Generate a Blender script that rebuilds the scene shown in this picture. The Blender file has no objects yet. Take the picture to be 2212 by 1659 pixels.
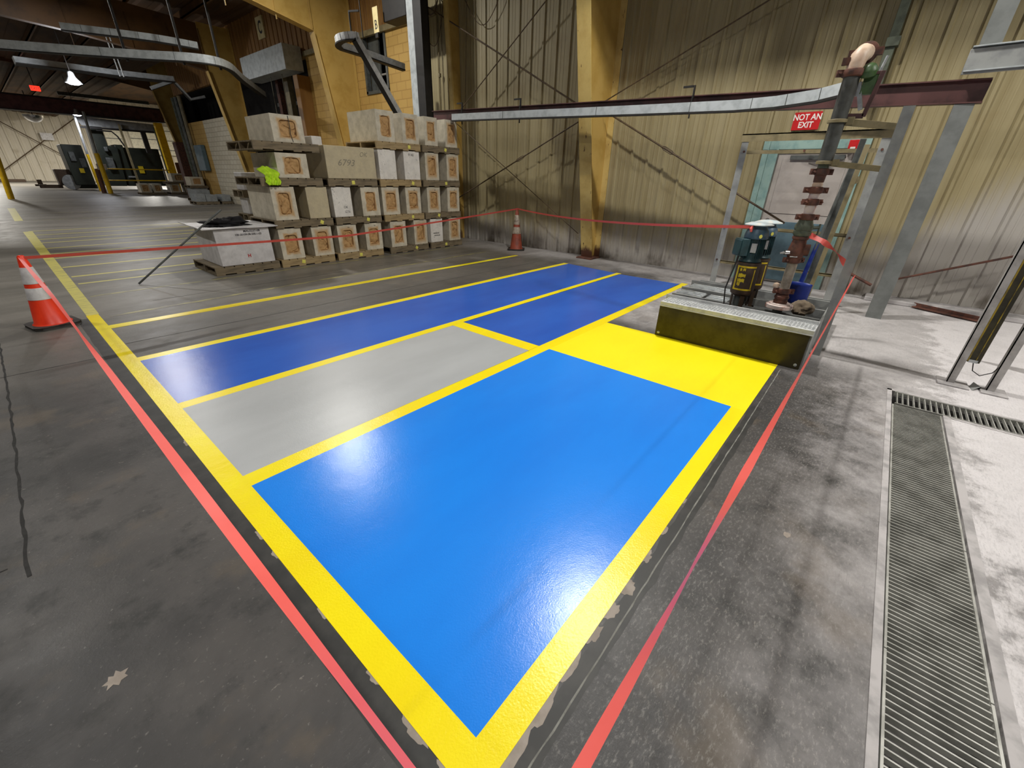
import bpy, math, random
from mathutils import Vector, Matrix, noise
PI = math.pi
rnd = random.Random(7)
COL = bpy.context.scene.collection
V = Vector

# ---------------------------------------------------------------- helpers
def lin(c):
    return tuple(((x/255)/12.92 if x/255 <= .04045 else ((x/255+.055)/1.055)**2.4) for x in c)

class NT:
    def __init__(s, m):
        m.use_nodes = True; s.t = m.node_tree; s.n = s.t.nodes; s.l = s.t.links
        s.b = s.n['Principled BSDF']
    def new(s, ty, **kw):
        n = s.n.new(ty)
        for k, v in kw.items(): setattr(n, k, v)
        return n
    def link(s, a, b): s.l.new(a, b)
    def coord(s, kind='Object'):
        return s.new('ShaderNodeTexCoord').outputs[kind]
    def noise(s, vec, scale, detail=4, rough=.6, dist=0):
        n = s.new('ShaderNodeTexNoise'); s.link(vec, n.inputs['Vector'])
        n.inputs['Scale'].default_value = scale; n.inputs['Detail'].default_value = detail
        n.inputs['Roughness'].default_value = rough; n.inputs['Distortion'].default_value = dist
        return n.outputs['Fac']
    def mapv(s, vec, scale=(1,1,1), loc=(0,0,0), rot=(0,0,0)):
        n = s.new('ShaderNodeMapping'); s.link(vec, n.inputs['Vector'])
        n.inputs['Scale'].default_value = scale; n.inputs['Location'].default_value = loc; n.inputs['Rotation'].default_value = rot
        return n.outputs[0]
    def ramp(s, fac, a, b):
        n = s.new('ShaderNodeMapRange'); s.link(fac, n.inputs[0])
        n.inputs[1].default_value = a; n.inputs[2].default_value = b
        n.interpolation_type = 'SMOOTHSTEP'
        return n.outputs[0]
    def mix(s, fac, a, b, mode='MIX'):
        n = s.new('ShaderNodeMix', data_type='RGBA', blend_type=mode)
        for inp, v in ((n.inputs[0], fac), (n.inputs[6], a), (n.inputs[7], b)):
            if hasattr(v, 'is_output'): s.link(v, inp)
            elif isinstance(v, (int, float)): inp.default_value = v
            else: inp.default_value = (*v[:3], 1)
        return n.outputs[2]
    def math(s, op, a, b=0, clamp=False):
        n = s.new('ShaderNodeMath', operation=op); n.use_clamp = clamp
        for i, v in enumerate((a, b)):
            if hasattr(v, 'is_output'): s.link(v, n.inputs[i])
            else: n.inputs[i].default_value = v
        return n.outputs[0]
    def bump(s, h, strength=.3, dist=.01):
        n = s.new('ShaderNodeBump'); s.link(h, n.inputs['Height'])
        n.inputs['Strength'].default_value = strength; n.inputs['Distance'].default_value = dist
        s.link(n.outputs[0], s.b.inputs['Normal'])

def mat(name, c, c2=None, rough=.6, metal=0, sc=6, amt=(.4, .65), bump=0, bsc=40, bdist=.004, stretch=(1,1,1), emit=None, detail=5, kind='Object'):
    m = bpy.data.materials.new(name); t = NT(m)
    t.b.inputs['Roughness'].default_value = rough; t.b.inputs['Metallic'].default_value = metal
    co = t.mapv(t.coord(kind), stretch)
    a = lin(c); b = lin(c2) if c2 else tuple(x*.8 for x in a)
    f = t.ramp(t.noise(co, sc, detail), *amt)
    t.link(t.mix(f, a, b), t.b.inputs['Base Color'])
    if bump: t.bump(t.noise(co, bsc, 3), bump, bdist)
    if emit:
        t.b.inputs['Emission Color'].default_value = (*lin(emit[0]), 1); t.b.inputs['Emission Strength'].default_value = emit[1]
    return m

class MB:
    def __init__(s): s.v = []; s.f = []; s.mi = []; s.cur = 0
    def add(s, vs, fs):
        o = len(s.v); s.v += [tuple(v) for v in vs]
        for f in fs: s.f.append([i+o for i in f]); s.mi.append(s.cur)
        return s
    def box(s, a, b, m=None):
        x0, y0, z0 = a; x1, y1, z1 = b
        vs = [(x0,y0,z0),(x1,y0,z0),(x1,y1,z0),(x0,y1,z0),(x0,y0,z1),(x1,y0,z1),(x1,y1,z1),(x0,y1,z1)]
        if m: vs = [m @ V(v) for v in vs]
        return s.add(vs, [(0,3,2,1),(4,5,6,7),(0,1,5,4),(1,2,6,5),(2,3,7,6),(3,0,4,7)])
    def cbox(s, c, d, m=None):
        h = [x/2 for x in d]
        return s.box([c[i]-h[i] for i in range(3)], [c[i]+h[i] for i in range(3)], m)
    def bar(s, p, q, w, h, up=(0,0,1)):
        p, q = V(p), V(q); d = (q-p); L = d.length; d.normalize()
        r = d.cross(V(up))
        if r.length < 1e-4: r = d.cross(V((1,0,0)))
        r.normalize(); u = r.cross(d)
        M = Matrix((( r.x, d.x, u.x, p.x),(r.y, d.y, u.y, p.y),(r.z, d.z, u.z, p.z),(0,0,0,1)))
        return s.box((-w/2, 0, -h/2), (w/2, L, h/2), M)
    def tube(s, pts, r, n=12, cap=True):
        pts = [V(p) for p in pts]; rs = r if isinstance(r, (list, tuple)) else [r]*len(pts)
        vs = []; fs = []; prev = None
        for i, p in enumerate(pts):
            d = (pts[min(i+1, len(pts)-1)]-pts[max(i-1, 0)]).normalized()
            if prev is None:
                a = d.cross(V((0,0,1)))
                if a.length < .05: a = d.cross(V((1,0,0)))
            else:
                a = prev - d*prev.dot(d)
                if a.length < 1e-5: a = d.cross(V((1,0,0)))
            a.normalize(); prev = a; b = d.cross(a)
            for k in range(n):
                t = 2*PI*k/n; vs.append(p+(a*math.cos(t)+b*math.sin(t))*rs[i])
        for i in range(len(pts)-1):
            for k in range(n):
                j = (k+1) % n
                fs.append((i*n+k, i*n+j, (i+1)*n+j, (i+1)*n+k))
        if cap: fs.append(tuple(range(n-1, -1, -1))); fs.append(tuple((len(pts)-1)*n+k for k in range(n)))
        return s.add(vs, fs)
    def lathe(s, c, prof, n=24, m=None):
        """prof: list of (radius, z)"""
        vs = []; fs = []
        for r, z in prof:
            for k in range(n):
                t = 2*PI*k/n; v = V((r*math.cos(t), r*math.sin(t), z))
                if m: v = m @ v
                vs.append(v+V(c))
        for i in range(len(prof)-1):
            for k in range(n):
                j = (k+1) % n; fs.append((i*n+k, i*n+j, (i+1)*n+j, (i+1)*n+k))
        fs.append(tuple(range(n-1, -1, -1))); fs.append(tuple((len(prof)-1)*n+k for k in range(n)))
        return s.add(vs, fs)
    def prism(s, poly, axis, a, b):
        """poly of 2D points extruded along axis (0,1,2) from a to b"""
        def mk(p, t):
            q = list(p); q.insert(axis, t); return tuple(q)
        n = len(poly); vs = [mk(p, a) for p in poly]+[mk(p, b) for p in poly]
        fs = [tuple(range(n)), tuple(range(2*n-1, n-1, -1))]
        for i in range(n): fs.append((i, (i+1) % n, n+(i+1) % n, n+i))
        return s.add(vs, fs)
    def ribbon(s, pts, ws):
        vs = []; fs = []
        for p, w in zip(pts, ws): vs += [V(p)-V(w)/2, V(p)+V(w)/2]
        for i in range(len(pts)-1): fs.append((2*i, 2*i+1, 2*i+3, 2*i+2))
        return s.add(vs, fs)
    def build(s, name, mats, parent=None, smooth=True, angle=38, bevel=0, loc=None):
        me = bpy.data.meshes.new(name); vs = s.v
        if loc is not None: vs = [tuple(V(v)-V(loc)) for v in vs]
        me.from_pydata(vs, [], s.f)
        if not isinstance(mats, (list, tuple)): mats = [mats]
        for m in mats: me.materials.append(m)
        me.polygons.foreach_set('material_index', s.mi)
        me.update()
        if smooth:
            me.polygons.foreach_set('use_smooth', [True]*len(me.polygons)); me.set_sharp_from_angle(angle=math.radians(angle))
        o = bpy.data.objects.new(name, me); COL.objects.link(o)
        if loc is not None: o.location = loc
        if parent: o.parent = parent
        if bevel:
            b = o.modifiers.new('b', 'BEVEL'); b.width = bevel; b.segments = 2; b.limit_method = 'ANGLE'
        return o

def tag(o, label, cat, group=None, kind=None):
    if label: o['label'] = label
    if cat: o['category'] = cat
    if group: o['group'] = group
    if kind: o['kind'] = kind
    return o
def struct(o): o['kind'] = 'structure'; return o
def thing(name, label, cat, loc=(0,0,0), rz=0, group=None):
    o = bpy.data.objects.new(name, None); COL.objects.link(o); o.location = loc; o.rotation_euler = (0,0,rz)
    o.empty_display_size = .1
    return tag(o, label, cat, group)
def text_obj(txt, size, m, name, parent, loc, rot, depth=.001, bold=0, sx=1.0, align='CENTER', shear=0, label=None):
    cu = bpy.data.curves.new('t', 'FONT'); cu.body = txt; cu.size = size; cu.extrude = depth; cu.offset = bold
    cu.align_x = align; cu.align_y = 'CENTER'; cu.shear = shear; cu.resolution_u = 3
    to = bpy.data.objects.new('t', cu); COL.objects.link(to)
    dg = bpy.context.evaluated_depsgraph_get(); dg.update()
    me = bpy.data.meshes.new_from_object(to.evaluated_get(dg))
    bpy.data.objects.remove(to)
    me.materials.clear(); me.materials.append(m)
    o = bpy.data.objects.new(name, me); COL.objects.link(o); o.parent = parent
    o.location = loc; o.rotation_euler = rot; o.scale = (sx, 1, 1)
    if label: o['label'] = label
    return o
def copy_tree(o, parent=None):
    c = o.copy(); COL.objects.link(c); c.parent = parent
    for ch in list(o.children): copy_tree(ch, c)
    return c
# text facing -X (on the right wall), reading left to right for a viewer looking towards +X
ROT_X = (PI/2, 0, -PI/2)
ROT_Y = (PI/2, 0, 0)       # text facing -Y

# ---------------------------------------------------------------- materials
WX = 8.42     # plane of the corrugated wall
def m_floor():
    m = bpy.data.materials.new('concrete_floor'); t = NT(m); co = t.coord()
    sep = t.new('ShaderNodeSeparateXYZ'); t.link(co, sep.inputs[0]); X, Y = sep.outputs[0], sep.outputs[1]
    n1 = t.noise(co, .7, 6, .62); n2 = t.noise(co, 4, 6, .7); n3 = t.noise(t.mapv(co, (1, 5, 1), rot=(0,0,.5)), 9, 4, .75); n4 = t.noise(co, 55, 4, .7)
    dark = t.mix(t.ramp(n1, .38, .62), lin((58,57,57)), lin((84,81,79)))
    dark = t.mix(t.ramp(n2, .5, .72), dark, lin((47,47,46)))
    dark = t.mix(t.math('MULTIPLY', t.ramp(t.noise(co, 1.7, 5, .6), .54, .68), .38), dark, lin((112,98,80)))
    dark = t.mix(t.math('MULTIPLY', t.ramp(t.noise(co, 2.6, 6, .7), .58, .66), .5), dark, lin((42,42,42)))
    dark = t.mix(t.math('MULTIPLY', t.ramp(t.noise(t.mapv(co,(1,1.6,1)), 26, 4, .75), .6, .7), t.math('MULTIPLY', t.ramp(t.noise(co, 1.3, 2), .5, .65), .7)), dark, lin((152,146,138)))
    dark = t.mix(t.math('MULTIPLY', t.ramp(n4, .6, .76), .45), dark, lin((150,147,142)))
    # speckled salt-like wear over the dark slab beyond the painted corner
    yy = t.math('ADD', Y, t.math('MULTIPLY', t.math('SUBTRACT', n2, .5), 1.2))
    xx = t.math('ADD', X, t.math('MULTIPLY', t.math('SUBTRACT', n1, .5), 1.8))
    far = t.mix(t.ramp(t.noise(t.mapv(co, (.25, 1.2, 1)), 1.1, 5, .6), .35, .65), lin((100,96,88)), lin((126,121,113)))
    gn = t.noise(t.mapv(co, (2.2, 5, 1), rot=(0,0,.35)), 16, 4, .75)
    grit = t.math('MULTIPLY', t.ramp(gn, .5, .7), t.ramp(yy, .5, .1))
    dark = t.mix(t.math('MULTIPLY', grit, .42), dark, lin((158,155,150)))
    base = t.mix(t.ramp(yy, 3.2, 8.0), dark, far)
    # white mineral dust on the slab by the trench and below the wall
    dust = t.mix(t.ramp(n2, .3, .8), lin((200,196,196)), lin((164,160,160)))
    dust = t.mix(t.math('MULTIPLY', t.ramp(n3, .45, .8), t.ramp(yy, -.1, -.5)), dust, lin((150,146,147)))
    dust = t.mix(t.math('MULTIPLY', t.ramp(gn, .5, .68), t.math('MULTIPLY', t.ramp(yy, -.5, -.8), .6)), dust, lin((112,108,110)))
    dust = t.mix(t.math('MULTIPLY', t.ramp(n4, .5, .8), .25), dust, lin((130,127,126)))
    f1 = t.math('MULTIPLY', t.ramp(yy, .15, -.75), t.math('ADD', t.math('MULTIPLY', t.ramp(xx, .2, 3.6), .62), .28))
    f2 = t.math('MULTIPLY', t.ramp(xx, 3.9, 5.6), t.ramp(yy, 3.4, 1.6))
    f3 = t.math('MULTIPLY', t.ramp(xx, 7.0, 7.9), t.ramp(yy, 10, 7))
    f = t.math('MAXIMUM', t.math('MAXIMUM', f1, f2), t.math('MULTIPLY', f3, .6))
    f = t.math('MULTIPLY', f, t.math('ADD', t.math('MULTIPLY', n3, .8), .5), True)
    f = t.math('MAXIMUM', f, t.math('MULTIPLY', t.ramp(yy, -.55, -.85), t.ramp(n3, .25, .5)))
    base = t.mix(f, base, dust)
    base = t.mix(t.math('MULTIPLY', t.ramp(yy, -.7, -.95), .45), base, lin((232,228,230)))  # dust whitened further beyond the trench, in place of more lamp light
    t.link(base, t.b.inputs['Base Color'])
    r = t.math('ADD', t.math('MULTIPLY', n2, .35), .28); r = t.math('ADD', r, t.math('MULTIPLY', f, .25))
    t.link(r, t.b.inputs['Roughness'])
    t.bump(t.math('ADD', n4, t.math('MULTIPLY', n3, .6)), .25, .004)
    return m
def m_paint(name, c, c2, rough=.22, bump=.12, sc=1.2, bsc=160):
    m = bpy.data.materials.new(name); t = NT(m); co = t.coord()
    f = t.ramp(t.noise(t.mapv(co, (.6, 1.6, 1)), sc, 4, .55), .3, .7)
    t.link(t.mix(f, lin(c), lin(c2)), t.b.inputs['Base Color'])
    t.b.inputs['Roughness'].default_value = rough
    t.bump(t.math('ADD', t.noise(co, bsc, 3), t.math('MULTIPLY', t.noise(co, 7, 3), 2.5)), bump, .003)
    return m
def m_corr(name, c, c2, dust=True, streak=(1, 5, .25)):
    m = bpy.data.materials.new(name); t = NT(m); co = t.coord()
    sep = t.new('ShaderNodeSeparateXYZ'); t.link(co, sep.inputs[0]); Z = sep.outputs[2]
    n = t.noise(t.mapv(co, streak), 1.6, 5, .65); nn = t.noise(co, 1.1, 4)
    col = t.mix(t.ramp(n, .35, .7), lin(c), lin(c2))
    col = t.mix(t.math('MULTIPLY', t.ramp(nn, .55, .75), .35), col, lin((120,95,52)))
    if dust:
        z = t.math('SUBTRACT', Z, t.math('MULTIPLY', t.math('SUBTRACT', n, .5), .9))
        zz = t.math('SUBTRACT', z, t.math('MULTIPLY', t.ramp(sep.outputs[1], .4, -1.6), 1.3))
        col = t.mix(t.ramp(zz, .85, .1), col, lin((172,167,160)))
        col = t.mix(t.math('MULTIPLY', t.ramp(z, .35, .0), t.ramp(nn, .45, .6)), col, lin((92,84,74)))
    t.link(col, t.b.inputs['Base Color']); t.b.inputs['Roughness'].default_value = .55
    t.bump(t.noise(co, 25, 3), .15, .004)
    return m
def m_block(name, c, c2, halo=True, marb=.0):
    m = bpy.data.materials.new(name); t = NT(m); co = t.coord(); g = t.coord('Generated')
    oi = t.new('ShaderNodeObjectInfo'); va = t.new('ShaderNodeVectorMath', operation='ADD'); t.link(co, va.inputs[0])
    sc = t.new('ShaderNodeVectorMath', operation='SCALE'); sc.inputs[0].default_value = (7, 13, 5); t.link(oi.outputs['Random'], sc.inputs[3]); t.link(sc.outputs[0], va.inputs[1])
    p = va.outputs[0]
    n = t.noise(p, 7, 6, .65)
    col = t.mix(t.ramp(n, .35, .68), lin(c), lin(c2))
    if marb: col = t.mix(t.math('MULTIPLY', t.ramp(t.noise(p, 13, 5, .7, 1.2), .56, .7), marb), col, lin((112,112,116)))
    if halo:
        s = t.new('ShaderNodeSeparateXYZ'); t.link(g, s.inputs[0])
        ax = t.math('ABSOLUTE', t.math('SUBTRACT', s.outputs[0], .5)); az = t.math('ABSOLUTE', t.math('SUBTRACT', s.outputs[2], .5))
        d = t.math('MAXIMUM', t.math('SUBTRACT', ax, .27), t.math('SUBTRACT', az, .32))
        d = t.math('ADD', d, t.math('MULTIPLY', t.math('SUBTRACT', t.noise(p, 9, 4), .5), .16))
        k = t.math('ADD', .03, t.math('MULTIPLY', oi.outputs['Random'], .13))
        near = t.math('MULTIPLY', t.math('SUBTRACT', 1, t.math('DIVIDE', d, k), True), t.ramp(s.outputs[1], .12, .02))
        col = t.mix(t.math('MULTIPLY', near, .85, True), col, lin((192,152,98)))
    t.link(col, t.b.inputs['Base Color']); t.b.inputs['Roughness'].default_value = .85
    t.bump(t.noise(p, 60, 4), .25, .004)
    return m
def m_core():
    m = bpy.data.materials.new('tan_core'); t = NT(m); co = t.coord()
    oi = t.new('ShaderNodeObjectInfo'); n = t.noise(co, 14, 6, .7)
    col = t.mix(t.ramp(n, .3, .7), lin((196,158,108)), lin((172,134,86)))
    col = t.mix(t.math('MULTIPLY', t.ramp(t.noise(co, 9, 3, .5, 2), .66, .72), .7), col, lin((120,84,50)))
    t.link(col, t.b.inputs['Base Color']); t.b.inputs['Roughness'].default_value = .9
    t.bump(t.noise(co, 45, 4), .5, .006)
    return m

M = {}
M['floor'] = m_floor()
M['yellow'] = m_paint('yellow_floor_paint', (254,236,20), (248,222,14), .28, .28, bsc=110)
M['yellow2'] = m_paint('yellow_apron_paint', (254,238,22), (248,228,14), .4, .2)
M['blue'] = m_paint('bright_blue_paint', (34,138,244), (34,130,236), .23, .14)
M['navy'] = m_paint('dark_blue_paint', (44,100,200), (38,88,186), .24, .14)
M['greyp'] = m_paint('grey_floor_paint', (180,183,185), (168,171,173), .32, .14)
def worn(name, c, lo, hi, sc=9):
    m = bpy.data.materials.new(name); t = NT(m); co = t.coord()
    f = t.ramp(t.noise(t.mapv(co, (.35, 2, 1)), sc, 6, .75), lo, hi)
    t.link(t.mix(f, lin((104,100,92)), lin(c)), t.b.inputs['Base Color']); t.b.inputs['Roughness'].default_value = .45
    return m
M['old'] = worn('worn_yellow_paint', (206,196,96), .28, .5)
M['faint'] = worn('faint_yellow_paint', (176,168,104), .42, .66)
M['wall'] = m_corr('cream_corrugated_steel', (160,148,112), (144,131,94))
M['wallo'] = m_corr('ochre_corrugated_steel', (150,110,56), (122,84,40), False)
M['wallw'] = m_corr('far_wall_steel', (214,205,186), (200,191,170), False, (6, 1, .3))
M['ochre'] = mat('ochre_frame_paint', (196,163,90), (180,146,72), .5, sc=2, bump=.1, bsc=12)
def m_flange():
    m = bpy.data.materials.new('chipped_cream_flange_paint'); t = NT(m); co = t.coord()
    sep = t.new('ShaderNodeSeparateXYZ'); t.link(co, sep.inputs[0])
    col = t.mix(t.ramp(t.noise(co, 4, 4), .35, .7), lin((208,182,112)), lin((190,160,92)))
    col = t.mix(t.ramp(t.noise(t.mapv(co, (1,1,.35)), 16, 4, .6), .66, .7), col, lin((88,58,34)))
    z = t.math('SUBTRACT', sep.outputs[2], t.math('MULTIPLY', t.noise(co, 9, 3), .3))
    col = t.mix(t.ramp(z, .12, -.02), col, lin((84,52,38)))
    t.link(col, t.b.inputs['Base Color']); t.b.inputs['Roughness'].default_value = .5
    return m
M['flange'] = m_flange()
M['rafter'] = mat('brown_rafter_paint', (96,64,25), (72,47,18), .6, sc=1.5)
M['roof'] = mat('brown_roof_liner', (84,57,27), (54,36,18), .8, sc=1.0, stretch=(1,.3,1))
def m_brick(name, c, c2, mortar, w=.4, h=.2):
    m = bpy.data.materials.new(name); t = NT(m); co = t.mapv(t.coord(), rot=(0,0,0))
    sw = t.new('ShaderNodeSeparateXYZ'); t.link(co, sw.inputs[0]); cb = t.new('ShaderNodeCombineXYZ')
    t.link(sw.outputs[1], cb.inputs[0]); t.link(sw.outputs[2], cb.inputs[1])
    b = t.new('ShaderNodeTexBrick'); t.link(cb.outputs[0], b.inputs['Vector']); b.inputs['Scale'].default_value = 1
    b.inputs['Brick Width'].default_value = w; b.inputs['Row Height'].default_value = h; b.inputs['Mortar Size'].default_value = .012
    b.inputs['Color1'].default_value = (*lin(c),1); b.inputs['Color2'].default_value = (*lin(c2),1); b.inputs['Mortar'].default_value = (*lin(mortar),1)
    t.link(b.outputs['Color'], t.b.inputs['Base Color']); t.b.inputs['Roughness'].default_value = .7
    return m
M['cmu'] = m_brick('ochre_block_wall', (196,160,90), (190,153,84), (172,136,72))
M['cmuw'] = m_brick('white_block_wall', (214,206,184), (204,194,170), (166,156,132))
M['grey'] = mat('grey_painted_steel', (150,152,150), (128,130,130), .45, .1, sc=5, bump=.08)
M['dgrey'] = mat('dark_grey_steel', (96,100,98), (72,74,72), .5, .2, sc=6)
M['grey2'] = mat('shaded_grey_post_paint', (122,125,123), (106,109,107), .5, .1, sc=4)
M['dustw'] = mat('dusty_pale_steel', (186,183,181), (160,156,154), .6, .05, sc=9)
M['galv'] = mat('galvanised_steel', (196,200,202), (168,172,176), .35, .55, sc=14)
M['galvw'] = mat('bright_galvanised_tread', (206,208,208), (184,186,188), .5, .2, sc=14)
M['lgrey'] = mat('light_grey_track_paint', (190,196,198), (168,174,176), .4, .15, sc=7)
M['black'] = mat('black_steel', (30,27,25), (20,18,17), .6, sc=8)
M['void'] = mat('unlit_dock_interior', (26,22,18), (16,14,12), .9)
M['maroon'] = mat('maroon_primer', (88,54,52), (60,34,33), .5, sc=3)
M['rust'] = mat('rusty_steel', (102,62,48), (68,46,40), .7, sc=14, bump=.3)
M['rustw'] = mat('dusty_white_pipe', (205,190,184), (150,92,74), .6, sc=9, amt=(.45,.72))
M['rustg'] = mat('dusty_grey_pipe', (168,158,144), (128,118,104), .7, sc=9)
M['rod'] = mat('brown_brace_rod', (92,74,50), (66,48,32), .6, sc=14)
M['teal'] = mat('pale_teal_frame_paint', (150,178,170), (124,156,152), .5, sc=5)
M['door'] = mat('beige_grey_door', (176,168,162), (160,152,146), .5, sc=3)
M['tealdk'] = mat('teal_grey_panel', (98,124,136), (82,106,118), .5, sc=4)
M['motor'] = mat('blue_green_motor_paint', (44,74,80), (34,58,62), .4, .1, sc=8, bump=.1)
M['motorb'] = mat('dusty_blue_motor_hood', (66,92,112), (120,128,132), .45, .1, sc=9, amt=(.5,.75))
M['disc'] = mat('pale_blue_rain_cap', (186,200,206), (210,208,200), .45, sc=8)
M['brown'] = mat('dark_brown_pump_paint', (74,56,40), (56,42,30), .5, sc=10, bump=.15)
M['stencil'] = mat('yellow_stencil_paint', (222,196,32), (200,170,26), .5, sc=20)
M['yworn'] = mat('dirty_yellow_edge_paint', (176,150,44), (96,84,44), .6, sc=12)
M['oliveb'] = mat('dark_olive_guard', (66,62,42), (46,43,32), .6, sc=8)
M['valve'] = mat('green_grey_valve', (88,96,80), (66,72,60), .5, sc=9, bump=.2)
M['valveg'] = mat('green_valve_paint', (62,90,48), (48,70,38), .45, sc=9)
M['cream'] = mat('cream_pipe_paint', (212,190,168), (186,158,136), .5, sc=9)
M['pipe'] = mat('charcoal_pipe', (84,86,84), (66,66,62), .45, .2, sc=7)
M['chrome'] = mat('shiny_bolt_steel', (225,225,225), (200,200,200), .2, .9)
M['skid'] = mat('dark_olive_skid_plate', (66,60,36), (48,42,26), .3, .35, sc=5, bump=.1)
M['orange'] = mat('orange_cone_plastic', (252,66,30), (240,54,24), .4, sc=4)
M['orange2'] = mat('grimy_orange_cone_plastic', (146,64,42), (112,52,38), .6, sc=8)
M['refl'] = mat('white_reflective_collar', (222,220,220), (196,194,194), .35, sc=9)
M['reflg'] = mat('dirty_reflective_collar', (168,156,140), (120,106,92), .5, sc=18)
M['rubber'] = mat('black_rubber_base', (58,54,50), (40,38,36), .7, sc=9)
M['tape'] = mat('coral_barrier_tape', (242,104,96), (236,96,88), .45, sc=3)
M['wood'] = mat('grey_brown_pallet_wood', (130,116,92), (100,90,72), .85, sc=5, stretch=(.6,4,5), bump=.2, bsc=20)
M['wood2'] = mat('tan_pallet_wood', (170,148,108), (142,122,88), .85, sc=5, stretch=(.6,4,5), bump=.2, bsc=20)
M['note'] = mat('yellow_paper_note', (232,226,110), (220,214,96), .7)
M['block'] = m_block('pale_concrete_block', (214,206,186), (190,182,162))
M['blockw'] = m_block('white_marbled_block', (236,232,224), (220,216,208), False, .55)
M['blockp'] = m_block('plain_beige_block', (200,188,156), (186,174,146), False, .12)
M['boxw'] = m_block('white_crate_block', (216,214,214), (196,194,194), False, .15)
M['blockg'] = m_block('grey_slab_block', (156,160,160), (136,140,140), False)
M['core'] = m_core()
M['ink'] = mat('dark_marker_ink', (84,80,76), (100,96,90), .8)
M['inkl'] = mat('faded_pencil_mark', (132,126,110), (158,150,130), .8, sc=30)
M['inkb'] = mat('black_stencil_ink', (44,42,42), (60,58,58), .8)
M['inkr'] = mat('red_stencil_ink', (186,64,66), (170,60,60), .8)
M['hivis'] = mat('lime_hivis_cloth', (196,238,40), (168,214,30), .75, sc=8)
M['cloth'] = mat('black_cloth', (22,20,24), (12,11,13), .9, sc=20, bump=.3)
M['signr'] = mat('red_sign_face', (196,32,34), (184,28,30), .35)
M['white'] = mat('white_sign_lettering', (236,234,228), (226,224,218), .5)
M['plate'] = mat('cream_letter_plate', (206,190,140), (190,174,124), .6)
M['shovel'] = mat('blue_plastic_shovel', (22,46,132), (16,36,108), .4)
M['bollard'] = mat('yellow_bollard_paint', (236,192,14), (214,170,10), .45, sc=5)
M['press'] = mat('dark_green_machine_paint', (38,44,34), (26,32,26), .5, sc=2)
M['grate'] = mat('worn_grate_steel', (190,190,184), (160,160,154), .45, .3, sc=9)
M['trench'] = mat('trench_concrete', (84,82,82), (66,64,64), .9, sc=8)
M['kerb'] = mat('pale_trench_kerb', (184,180,180), (150,147,147), .7, sc=7)
M['lampe'] = mat('lit_lamp_lens', (255,255,255), None, .5, emit=((236,238,255), 30))
M['exit'] = mat('lit_red_exit_face', (150,10,8), None, .5, emit=((255,40,24), 3))
M['lightbox'] = mat('translucent_panel', (226,220,196), None, .5)
M['glass'] = mat('dusty_wire', (120,116,100), None, .6)
M['cable'] = mat('black_cable', (44,42,40), (30,28,26), .6)
M['conduit'] = mat('painted_conduit', (138,126,94), (112,102,74), .5)

# ---------------------------------------------------------------- setting: floor
f = MB(); f.box((-14,-6,-.3),(-0.0,100,0)); f.v = []; f.f = []; f.mi = []
# slab with the trench channel left open (Y -0.76..-0.47, X -1..4.42 and cross trench X 4.14..4.42, Y down to -3)
def slab(x0,x1,y0,y1): f.box((x0,y0,-.119),(x1,y1,0))
slab(-14,20,-.47,100); slab(4.42,20,-6,-.47); slab(-14,4.14,-6,-.77); slab(-14,-1.5,-.77,-.47)
floor = struct(f.build('floor', M['floor'], smooth=False))
f = MB(); f.box((-1.6,-6,-.14),(4.46,-.44,-.12)); struct(f.build('floor', M['trench'], smooth=False))
f = MB()
f.box((-1.5,-.47,-.0),(4.45,-.44,.003)); f.box((-1.5,-.81,0),(4.14,-.77,.003)); f.box((4.42,-3.2,0),(4.45,-.44,.003)); f.box((4.11,-3.2,0),(4.14,-.81,.003))
struct(f.build('trim_1', M['kerb'], smooth=False))
# cracks and joints in the slab
def crack(pts, w, name, m):
    c = MB(); P = []; W = []
    for i in range(len(pts)-1):
        a, b = V(pts[i]), V(pts[i+1]); n = max(2, int((b-a).length/.05))
        for k in range(n):
            p = a.lerp(b, k/n); d = (b-a).normalized(); q = V((-d.y, d.x, 0))
            j = noise.noise(p*9)*w*.8; P.append((p.x+q.x*j, p.y+q.y*j, .0012)); W.append(q*w*(1+noise.noise(p*23)*.7))
    c.ribbon(P, W); return struct(c.build(name, m, smooth=False))
M['joint'] = mat('dark_joint_filler', (30,29,28), (44,43,42), .8, sc=20)
M['seal'] = mat('pale_joint_dust', (132,132,126), (104,104,98), .8, sc=20)
M['tanpatch'] = mat('bare_ground_concrete', (158,148,138), (140,130,120), .7, sc=12)
M['darkband'] = mat('dark_sealed_band', (44,44,43), (58,57,55), .5, sc=7)
crack([(-.34,7.5,0),(-.35,4.5,0),(-.385,2.2,0)], .012, 'trim_2', M['joint'])
crack([(-.9,5.02,0),(.33,4.98,0)], .007, 'trim_2', M['joint'])
crack([(-.9,2.36,0),(-.39,2.37,0)], .006, 'trim_2', M['joint'])
crack([(.3,.30,0),(4.3,.325,0)], .006, 'trim_2', M['seal'])
crack([(.44,5.25,0),(7.2,5.2,0)], .007, 'trim_2', M['joint'])
crack([(1,6.9,0),(7.2,7.0,0)], .008, 'trim_2', M['joint'])
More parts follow.
